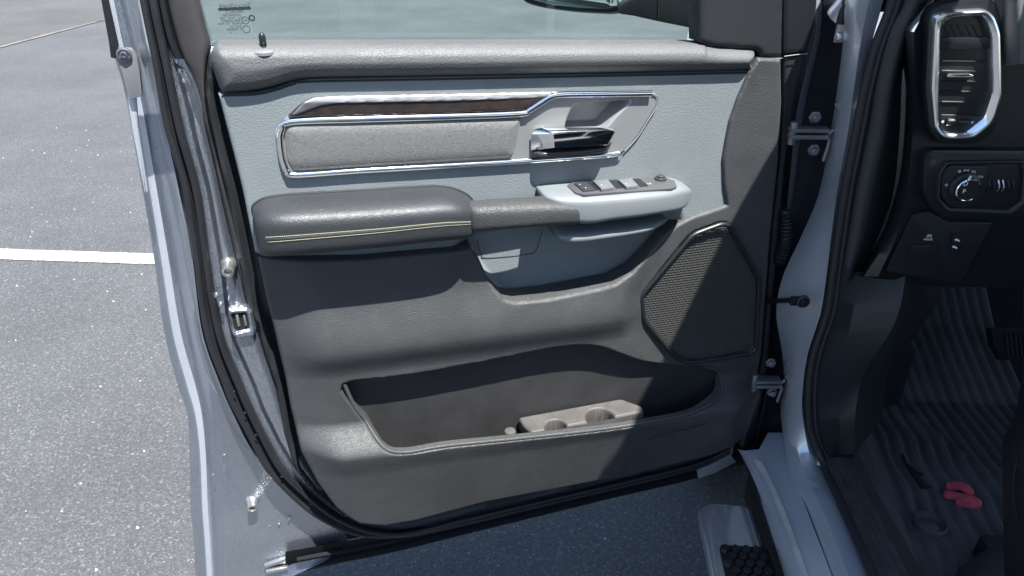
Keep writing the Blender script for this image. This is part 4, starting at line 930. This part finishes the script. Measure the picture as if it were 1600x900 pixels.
# raised console behind the vent
yprism('vent_surround', [(1450, 30), (1466, 8), (1500, 0), (1556, -4), (1566, 30), (1568, 150), (1560, 200), (1530, 226), (1470, 226), (1452, 205), (1446, 140)], 1.052, .03, SMOOTHB, dash, .012, .005)
V1 = [(1458, 28), (1466, 20), (1482, 17), (1540, 14), (1552, 24), (1561, 50), (1563, 150), (1551, 190), (1520, 216), (1474, 216), (1458, 200), (1452, 140)]
V2 = [(1470, 44), (1476, 33), (1492, 27), (1533, 25), (1541, 36), (1548, 58), (1550, 148), (1538, 184), (1509, 207), (1473, 206), (1466, 195), (1467, 140)]
yband('vent_bezel', V1, V2, 1.044, .006, mat('satin_chrome', (.80, .82, .84), .22, .95), dash, .004)
yprism('vent_body', [(1468, 38), (1490, 27), (1535, 26), (1548, 58), (1550, 148), (1537, 186), (1508, 208), (1472, 206), (1465, 190)], 1.066, .003, BLK, dash, .004, 0)
yprism('vent_divider', [(1469, 62), (1474, 59), (1542, 58), (1548, 63), (1547, 77), (1470, 78)], 1.046, .014, SMOOTHB, dash, .002, .001)
for y in (93.5, 109, 125, 141, 157.5, 178.5):
    a_, b_ = YP(1471, y, 1.052), YP(1540, y-.5, 1.052)
    MB().box((a_+b_)/2+EY*.004, EX, EY*.9+ZZ*.35, ZZ, (b_-a_)[0]/2, .0065, .0008).build('vent_slat', SMOOTHB, dash, bevel=.0003)
for x in (1478, 1489, 1500, 1512, 1523):
    a_, b_ = YP(x-6, 38, 1.056), YP(x+4, 58, 1.056)
    MB().box((a_+b_)/2, (b_-a_)/np.linalg.norm(b_-a_), EY, np.cross((b_-a_)/np.linalg.norm(b_-a_), EY), np.linalg.norm(b_-a_)/2, .005, .0006).build('vent_vane', SMOOTHB, dash)
yprism('vent_tab', [(1479, 118), (1484, 115), (1516, 115), (1522, 118), (1520, 122), (1480, 122)], 1.043, .01, CHROME, dash, .002, .001)
yprism('vent_foot', [(1469, 181), (1536, 181), (1534, 188), (1508, 206), (1474, 205), (1467, 195)], 1.050, .01, SMOOTHB, dash, .002, .001)
a_ = YP(1495, 190.5, 1.050); MB().lathe(a_-EX*.0145, EX, [(0, 0), (.0045, 0), (.0052, .001), (.0052, .028), (.0045, .029), (0, .029)], 20).build('vent_wheel', SMOOTHB, dash)
text3('vent_mark', '※', YP(1473, 190.5, 1.0485), EX, ZZ, .007, WHITE, dash)
text3('vent_mark', '※', YP(1519, 191.5, 1.0485), EX, ZZ, .007, WHITE, dash)
# instrument hood at the right edge
loft('instrument_hood', [[(1558, -40, 'y', 1.06), (1566, 0, 'y', 1.06), (1566, 60, 'y', 1.06), (1568, 100, 'y', 1.06)], [(1572, -40, 'y', 1.045), (1574, 0, 'y', 1.045), (1575, 60, 'y', 1.045), (1572, 102, 'y', 1.05)], [(1590, -40, 'y', 1.035), (1592, 0, 'y', 1.035), (1594, 60, 'y', 1.035), (1592, 100, 'y', 1.04)], [(1598, -40, 'y', 1.05), (1602, 0, 'y', 1.05), (1602, 60, 'y', 1.05), (1600, 100, 'y', 1.05)]], PAD, dash, nu=20, nv=4, smoothv=True)
# headlamp panel
yprism('lamp_surround', [(1449, 240), (1458, 234), (1760, 236), (1760, 300), (1700, 342), (1480, 342), (1456, 328), (1442, 300), (1443, 258)], 1.050, .03, SMOOTHB, dash, .010, .006)
yband('lamp_bezel', [(1478, 252), (1600, 250), (1606, 270), (1604, 318), (1580, 334), (1480, 330), (1464, 312), (1466, 270)], [(1482, 257), (1594, 256), (1599, 272), (1596, 314), (1576, 328), (1482, 324), (1469, 308), (1471, 272)], 1.046, .003, DARKTRIM, dash, .004)
yprism('lamp_plate', [(1482, 259), (1544, 260), (1543, 290), (1528, 315), (1505, 325), (1482, 322), (1470, 306), (1472, 274)], 1.044, .006, mat('satin_black_plate', (.018, .018, .02), .34), dash, .006, .001)
kc = YP(1506, 292, 1.044)
kn = MB().lathe(kc, -EY, [(.0225, 0), (.0215, .004), (.0165, .006), (.0160, .013), (.0145, .0145), (0, .0145)], 40).build('lamp_knob', SMOOTHB, dash)
MB().lathe(kc-EY*.0125, -EY, [(.0166, 0), (.0168, .001), (.0158, .0024), (.0150, .0022)], 40).build('knob_ring', CHROME, dash)
mb = MB(); mb.box(kc-EY*.013+ZZ*.0185-EX*.003, EX*.3+ZZ, EY, EX-ZZ*.3, .003, .001, .0011); mb.build('knob_pointer', WHITE, dash)
for s, x, y, z in (('o', 1479, 288.5, .008), ('o', 1499.5, 267, .008), ('><', 1510, 266.5, .007), ('D', 1521, 270, .008), ('AUTO', 1529, 276.5, .0048), ('D', 1509, 287.5, .009), ('P', 1506.5, 299.5, .009)):
    text3('lamp_mark', s, YP(x, y, 1.0435 if s not in 'DP' or x > 1515 else 1.0292), EX, ZZ, z, WHITE, dash)
for i, x in enumerate((1546, 1554, 1561, 1568, 1576, 1584)):
    a_, b_ = YP(x, 282, 1.046), YP(x-2, 300, 1.046)
    MB().tube(cat([a_+EY*.002, (a_+b_)/2-EY*.003, b_+EY*.002], 8), .0010, 6).build('dimmer_rib', SATIN if i in (2, 3) else DARKTRIM, dash)
# lower switch panel
yprism('lower_panel', [(1425, 336), (1452, 330), (1480, 347), (1552, 348), (1500, 444), (1384, 424)], 1.064, .012, SMOOTHB, dash, .004, .002)
yprism('brake_release', [(1424, 384), (1462, 382), (1464, 402), (1460, 406), (1420, 404)], 1.060, .004, SMOOTHB, dash, .002, .001)
yprism('pedal_switch', [(1489, 366), (1503, 366), (1503, 396), (1486, 396)], 1.060, .004, SMOOTHB, dash, .002, .001)
text3('panel_mark', '(P)', YP(1452, 369, 1.0635), EX, ZZ, .007, WHITE, dash)
text3('panel_mark', 'RELEASE', YP(1450, 374.3, 1.0635), EX, ZZ, .0035, WHITE, dash)
for x, y in ((1496, 375), (1492, 386)):
    q_ = [(x-4, y-1), (x-1, y-2), (x+4, y+1), (x+3, y+3), (x-1, y+1), (x-4, y+1)]
    yprism('pedal_mark', q_, 1.0592, .0005, WHITE, dash, .0003, 0)
# kick panel below the dash
loft('kick_panel', [[(1318, 425, 'y', 1.095), (1296, 500, 'y', 1.095), (1278, 560, 'y', 1.095), (1271, 620, 'y', 1.095), (1274, 680, 'y', 1.095), (1284, 716, 'z', .575)],
  [(1345, 425, 'y', 1.10), (1330, 500, 'y', 1.10), (1318, 560, 'y', 1.10), (1312, 620, 'y', 1.10), (1312, 680, 'y', 1.10), (1308, 712, 'z', .570)],
  [(1420, 400, 'x', .575), (1400, 500, 'x', .56), (1352, 580, 'x', .555), (1340, 620, 'x', .55), (1335, 670, 'x', .548), (1335, 710, 'x', .55)],
  [(1490, 400, 'y', 1.9), (1480, 460, 'y', 1.9), (1460, 500, 'y', 1.9), (1440, 540, 'y', 1.9), (1430, 560, 'y', 1.9), (1420, 600, 'y', 1.9)]], DARKTRIM, truck, nu=30)
# sill scuff plate
pl = [(1276, 722), (1286, 716), (1330, 716), (1345, 724), (1440, 900), (1500, 1040), (1420, 1040), (1362, 900), (1314, 795)]
G = []
for i in range(40):
    t = i/39; a_ = cat([PT(x, y, 'z', .571) for x, y in ((1284, 718), (1322, 795), (1368, 900), (1430, 1040))], 40)[i]
    b_ = cat([PT(x, y, 'z', .571) for x, y in ((1332, 716), (1368, 795), (1420, 900), (1478, 1040))], 40)[i]
    row = [a_-ZZ*.02, a_]
    for k in range(1, 22): 
        f = k/22; row.append(a_*(1-f)+b_*f+ZZ*(.004+.0012*(1 if (k//2) % 2 else 0)))
    row += [b_, b_-ZZ*.05]; G.append(row)
MB().grid(G).build('sill_plate', GRIT, truck, 30)
loft('inner_sill_side', [[(1332, 716, 'z', .566), (1368, 795, 'z', .566), (1420, 900, 'z', .566), (1478, 1040, 'z', .566)], [(1336, 690, 'z', .50), (1375, 770, 'z', .50), (1440, 880, 'z', .50), (1510, 1020, 'z', .50)]], DARKTRIM, truck)

# ---- floor, mat, pedal, seat
ZF = .46
mb = MB(); mb.box((1.25, .35, ZF-.03), (1, 0, 0), (0, 1, 0), (0, 0, 1), .82, 1.30, .02); mb.build('floor', CARPET, truck)
mb = MB(); mb.grid([[(x, 1.35, ZF-.03), (x, 1.52, ZF+.01), (x, 1.98, ZF+.24), (x, 2.02, 1.3)] for x in (.50, 1.2, 2.1)]); mb.build('toe_board', CARPET, truck)
def ground_pt(px, py, z=ZF): return PT(px, py, 'z', z)
# floor mat height field in plan: raised rim on the left, ridges fanning forward
x0, x1, y0, y1 = .44, 1.10, .55, 1.80; stp = .0035
XS, YS = np.arange(x0, x1, stp), np.arange(y0, y1, stp); XX, YY = np.meshgrid(XS, YS)
e1 = [ground_pt(x, y)[:2] for x, y in ((1358, 590), (1348, 640), (1372, 700), (1406, 790), (1448, 880), (1474, 940))]
eY = [p[1] for p in e1][::-1]; eX = [p[0] for p in e1][::-1]
rimx = np.interp(YY, eY, eX)
mx_ = XX-rimx
base = ZF+.0*XX+.42*np.clip(YY-1.42, 0, 1)+.35*np.clip(YY-1.62, 0, 1)
rim = np.where(mx_ < 0, .055*ss(-mx_, 0, .05), 0)
sA, sB = ground_pt(1412, 640)[:2], ground_pt(1562, 752)[:2]
dd_ = sB-sA; L_ = np.linalg.norm(dd_); n_ = np.array([-dd_[1], dd_[0]])/L_
side = (XX-sA[0])*n_[0]+(YY-sA[1])*n_[1]
pA, pB_ = ground_pt(1385, 600)[:2], ground_pt(1490, 810)[:2]; v_ = (pB_-pA)/np.linalg.norm(pB_-pA); w_ = np.array([v_[1], -v_[0]])
q1_ = (XX-pA[0])*w_[0]+(YY-pA[1])*w_[1]
along = (XX-pA[0])*v_[0]+(YY-pA[1])*v_[1]
pC, pD = ground_pt(1460, 560)[:2], ground_pt(1590, 720)[:2]; v2 = (pD-pC)/np.linalg.norm(pD-pC); w2 = np.array([v2[1], -v2[0]])
q2_ = (XX-pC[0])*w2[0]+(YY-pC[1])*w2[1]
def ridge(q, per): t = (q/per) % 1; return ss(t, 0, .25)*(1-ss(t, .6, .95))
r1 = .0055*ridge(q1_+.004*np.sin(along*40), .030); r2 = .0070*ridge(q2_, .026)
sgn = 1 if ((pC-sA)@n_) > 0 else -1
k_ = ss(side*sgn, -.002, .006)
hh = base+rim+(r1*(1-k_)+r2*k_)*ss(mx_, .004, .016)+.0025*np.exp(-(side/.003)**2)
n_w = np.sin(XX*31+YY*17)*np.sin(YY*23-XX*11)*.0015; hh = hh+n_w
V = np.stack([XX, YY, hh], -1); kx = (mx_ > -.15) & (mx_ < 2)
keep = kx[:-1, :-1] & kx[1:, 1:]
ids = np.arange(XX.size).reshape(XX.shape); r_, c_ = np.nonzero(keep)
fq = np.stack([ids[r_, c_], ids[r_, c_+1], ids[r_+1, c_+1], ids[r_+1, c_]], 1)
me = bpy.data.meshes.new('floor_mat'); vv = V.reshape(-1, 3); used = np.unique(fq); rem = -np.ones(len(vv), int); rem[used] = np.arange(len(used))
me.from_pydata(vv[used].tolist(), [], rem[fq].tolist())
fmat = link('floor_mat', fin(me, 60), MATR)
tag(fmat, 'ribbed black rubber floor mat with a red emblem lying in the driver footwell', 'floor mat')
def onmat(px, py, lift):
    p = ground_pt(px, py, ZF+lift+.004); return p
def matblob(name, pts, lift, th, m, par, r=.002):
    P = np.array([onmat(x, y, lift)[:2] for x, y in pts]); P = cat(P, 40, True)
    return prism(name, [np.array([a_, b_, ZF+.004+lift]) for a_, b_ in P], -ZZ*th, m, par, .0014)
matblob('emblem_stroke', [(1478, 757), (1484, 752), (1500, 753), (1514, 757), (1522, 766), (1521, 771), (1512, 770), (1500, 762), (1482, 762)], .0085, .007, RED, fmat)
matblob('emblem_stroke', [(1474, 768), (1481, 766), (1500, 770), (1520, 774), (1532, 780), (1535, 786), (1528, 790), (1512, 784), (1494, 778), (1478, 775)], .0085, .007, RED, fmat)
matblob('emblem_stroke', [(1494, 781), (1500, 779), (1516, 784), (1531, 786), (1535, 789), (1528, 791), (1508, 790), (1496, 787)], .0078, .007, RED, fmat)
# torn black lettering remnant
mk = [(1409, 709), (1413, 710), (1417, 722), (1424, 728), (1431, 733), (1433, 737), (1444, 739), (1440, 741), (1432, 741), (1441, 748), (1444, 757), (1457, 760), (1440, 762), (1434, 752), (1427, 744), (1420, 731), (1413, 720)]
P = np.array([onmat(x, y, .006)[:2] for x, y in mk]); prism('torn_lettering', [np.array([a_, b_, ZF+.0095]) for a_, b_ in P], -ZZ*.003, BLK, fmat, 0)
mk = [(1370, 780), (1374, 776), (1376, 781), (1384, 780), (1381, 787), (1374, 789), (1378, 793), (1371, 788)]
# anchor post with rings
pc = onmat(1454, 820, .004)
MB().lathe(pc, ZZ, [(.030, -.02), (.030, .004), (.0285, .008), (.0255, .0085), (.0245, .004), (.0235, -.002), (.0225, -.0035), (.010, .001), (.004, .002), (0, .002)], 40).build('anchor_ring', MATR, fmat)
text3('anchor_mark', 'Y', pc+ZZ*.0028, EX*.8-EY*.6, EY*.8+EX*.6, .014, DSTEEL, fmat)
# rear corner of the mat tucked by the seat rail, carpet strap
# pedal
mb = MB(); P = [PT(x, y, 'y', 1.40) for x, y in ((1548, 512), (1640, 510), (1650, 560), (1566, 563), (1553, 540))]
pe = prism('brake_pedal', P, EY*.02-ZZ*.012, RUB, truck, .003)
for i in range(9):
    x = 1572+i*7; a_, b_ = PT(x, 521, 'y', 1.396), PT(x+4, 558, 'y', 1.396); MB().tube([a_, b_], .0022, 6).build('pedal_rib', mat('pedal_rib_rubber', (.035, .035, .036), .4), pe)
mb = MB(); mb.tube([PT(1610, 512, 'y', 1.42), PT(1600, 400, 'y', 1.50)], .010, 8); mb.build('pedal_arm', DSTEEL, pe)
# seat: cushion side at the lower right and its base cover
seat = loft('seat', [[(1600, 560, 'y', .86), (1588, 640, 'y', .84), (1572, 675, 'y', .83), (1566, 700, 'y', .83), (1567, 800, 'y', .83), (1570, 930, 'y', .80)],
  [(1640, 540, 'y', .80), (1604, 640, 'y', .78), (1586, 668, 'y', .77), (1580, 700, 'y', .77), (1582, 800, 'y', .77), (1588, 930, 'y', .74)],
  [(1700, 530, 'y', .70), (1660, 640, 'y', .68), (1640, 660, 'y', .68), (1636, 700, 'y', .68), (1640, 800, 'y', .68), (1650, 930, 'y', .66)],
  [(2000, 530, 'y', .60), (1900, 640, 'y', .58), (1900, 660, 'y', .58), (1900, 700, 'y', .58), (1900, 800, 'y', .58), (1900, 930, 'y', .56)]], SMOOTHB, truck, nu=40, nv=4, smoothv=True)
seat.name = 'seat'
MB().tube(cat([PT(x, y, 'y', .745) for x, y in ((1600, 706), (1592, 712), (1585, 740), (1584, 775), (1590, 812), (1598, 830))], 40), .0012, 6).build('seat_seam', DARKTRIM, seat)
lw = [(1492, 905), (1500, 884), (1530, 862), (1544, 856), (1538, 846), (1530, 834), (1566, 834), (1600, 838), (1600, 960), (1480, 960)]
prism('seat_rail_cover', [PT(x, y, 'z', .505) for x, y in lw], -ZZ*.05, DARKTRIM, truck, .006)

# ---- running board: polished oval bar with a hexagon tread
ZB = .40
RB = [[(1086, 792), (1093, 776)], ]
def rbz(px, py, z=ZB): return PT(px, py, 'z', z)
a_ = rbz(1092, 784); b_ = rbz(1192, 784, ZB)
xL, xR = a_[0], rbz(1180, 790)[0]; yE = a_[1]
rows = []
prof = []
w2_, xm = (xR-xL)/2, (xR+xL)/2
for q in np.linspace(-math.pi*.62, math.pi*1.0, 34):
    pass
def sq(q, n): c_, s_ = math.cos(q), math.sin(q); return math.copysign(abs(c_)**(2/n), c_), math.copysign(abs(s_)**(2/n), s_)
G = []
for yy, sc in ((yE, .0), (yE, .86), (yE-.003, .95), (yE-.008, 1.0), (yE-.25, 1), (yE-.6, 1), (yE-1.6, 1)):
    G.append([(xm+w2_*sc*sq(q, 3.2)[0], yy, ZB-.032+.032*sc*sq(q, 3.0)[1]) for q in np.linspace(0, 2*math.pi, 48, endpoint=False)])
rbar = MB().grid(G, cv=True).build('running_board', mat('polished_steel', (.92, .94, .95), .18, .78, bump=('noise', 14, .05, .004)), truck, 50)
tp = [rbz(x, y, ZB+.002) for x, y in ((1126, 852), (1186, 850), (1212, 900))]
xl, xr = tp[0][0]-.004, xR-.001; yt = tp[0][1]
P2 = fillet(np.array([[xl, yt-1.2], [xl, yt], [xr, yt], [xr, yt-1.2]]), .012)
tread = prism('step_pad', [np.array([a_, b_, ZB+.0035]) for a_, b_ in P2], -ZZ*.006, RUB, rbar, .0015)
hs = .0195; hb = MB()
for j in range(46):
    for i in range(6):
        cx = xl+.010+i*hs*1.0+(hs*.5 if j % 2 else 0); cy = yt-.012-j*hs*.87
        if cx+hs*.5 > xr-.002: continue
        ring = [(math.cos(R(60*k+30)), math.sin(R(60*k+30))) for k in range(6)]
        vs = [(cx+c_*hs*.52, cy+s_*hs*.52, ZB+.003) for c_, s_ in ring]+[(cx+c_*hs*.47, cy+s_*hs*.47, ZB+.0095) for c_, s_ in ring]+[(cx+c_*hs*.43, cy+s_*hs*.43, ZB+.0108) for c_, s_ in ring]
        hb.add(vs, [(k, (k+1) % 6, (k+1) % 6+6, k+6) for k in range(6)]+[(k+6, (k+1) % 6+6, (k+1) % 6+12, k+12) for k in range(6)]+[(12, 13, 14, 15, 16, 17)])
hb.build('tread_blocks', RUB, rbar, 25)
# underbody and front wheel behind the step
mb = MB(); mb.box((.56, .2, .33), (1, 0, 0), (0, 1, 0), (0, 0, 1), .10, 1.1, .07); mb.build('rocker_underside', BLK, truck)
wc = np.array([.52, 1.86, .40]); wh = empty('front_wheel', tuple(wc)); wh.parent = truck; wh.matrix_parent_inverse = WM['pickup_truck'].inverted()
pr_t = [(.26, -.12), (.36, -.125), (.385, -.11), (.40, -.08), (.40, .08), (.385, .11), (.36, .125), (.26, .12)]
tb = MB().lathe(wc, EX, pr_t, 72)
for k in range(60):
    q = 2*math.pi*k/60; rad = np.array([0, math.cos(q), math.sin(q)]); tan = np.array([0, -math.sin(q), math.cos(q)])
    for xo in (-.085, -.03, .03, .085): tb.box(wc+EX*(xo)+rad*.400, EX, tan, rad, .022, .014, .006)
tb.build('tyre', RUB, wh)
MB().lathe(wc, EX, [(.26, -.12), (.25, -.10), (.22, -.07), (.07, -.09), (0, -.09)], 40).build('rim', STEEL, wh)
mb = MB(); mb.grid([[(.40, 1.40, z), (.62, 1.38, z), (.80, 1.40, z)] for z in (.30, .5, .62)]); mb.build('wheel_liner', BLK, truck)

# ================================================================ trees behind the viewer, seen in the mirrors
tr = MB(); rnd_ = random.Random(3)
leaf = mat('leaf_green', (.07, .12, .03), .6, var=(3, .5))
for k in range(9):
    cx, cy = -13+k*2.6+rnd_.uniform(-.4, .4), -12+rnd_.uniform(-1, 1); h = rnd_.uniform(4, 6)
    root = empty('background_tree', (cx, cy, 0))
    wds = ['broad low', 'tall', 'narrow', 'leaning', 'rounded', 'ragged', 'dense', 'open', 'spreading'][k]
    tag(root, 'leafy green tree behind the parking lot, glimpsed only as greenery in the door mirror', 'tree', 'trees behind the parking lot')
    MB().tube(cat([(cx, cy, 0), (cx+.1, cy, h*.4), (cx-.1, cy+.1, h*.75)], 10), [.22-.016*i for i in range(10)], 8).build('trunk', mat('bark', (.12, .09, .07), .9), root)
    b = MB()
    for i in range(1500):
        v = np.array([rnd_.gauss(0, 1) for _ in range(3)]); v /= np.linalg.norm(v); rr_ = rnd_.random()**.4
        p = np.array([cx, cy, h*.55])+v*rr_*np.array([1.7, 1.4, h*.45]); s = rnd_.uniform(.06, .17)
        a_ = np.array([rnd_.gauss(0, 1) for _ in range(3)]); a_ /= np.linalg.norm(a_); c_ = np.cross(a_, v+.01); c_ /= np.linalg.norm(c_)+1e-9
        b.add([p-a_*s, p+c_*s*.6, p+a_*s, p-c_*s*.6], [(0, 1, 2, 3)])
    b.build('crown', leaf, root, smooth=False)
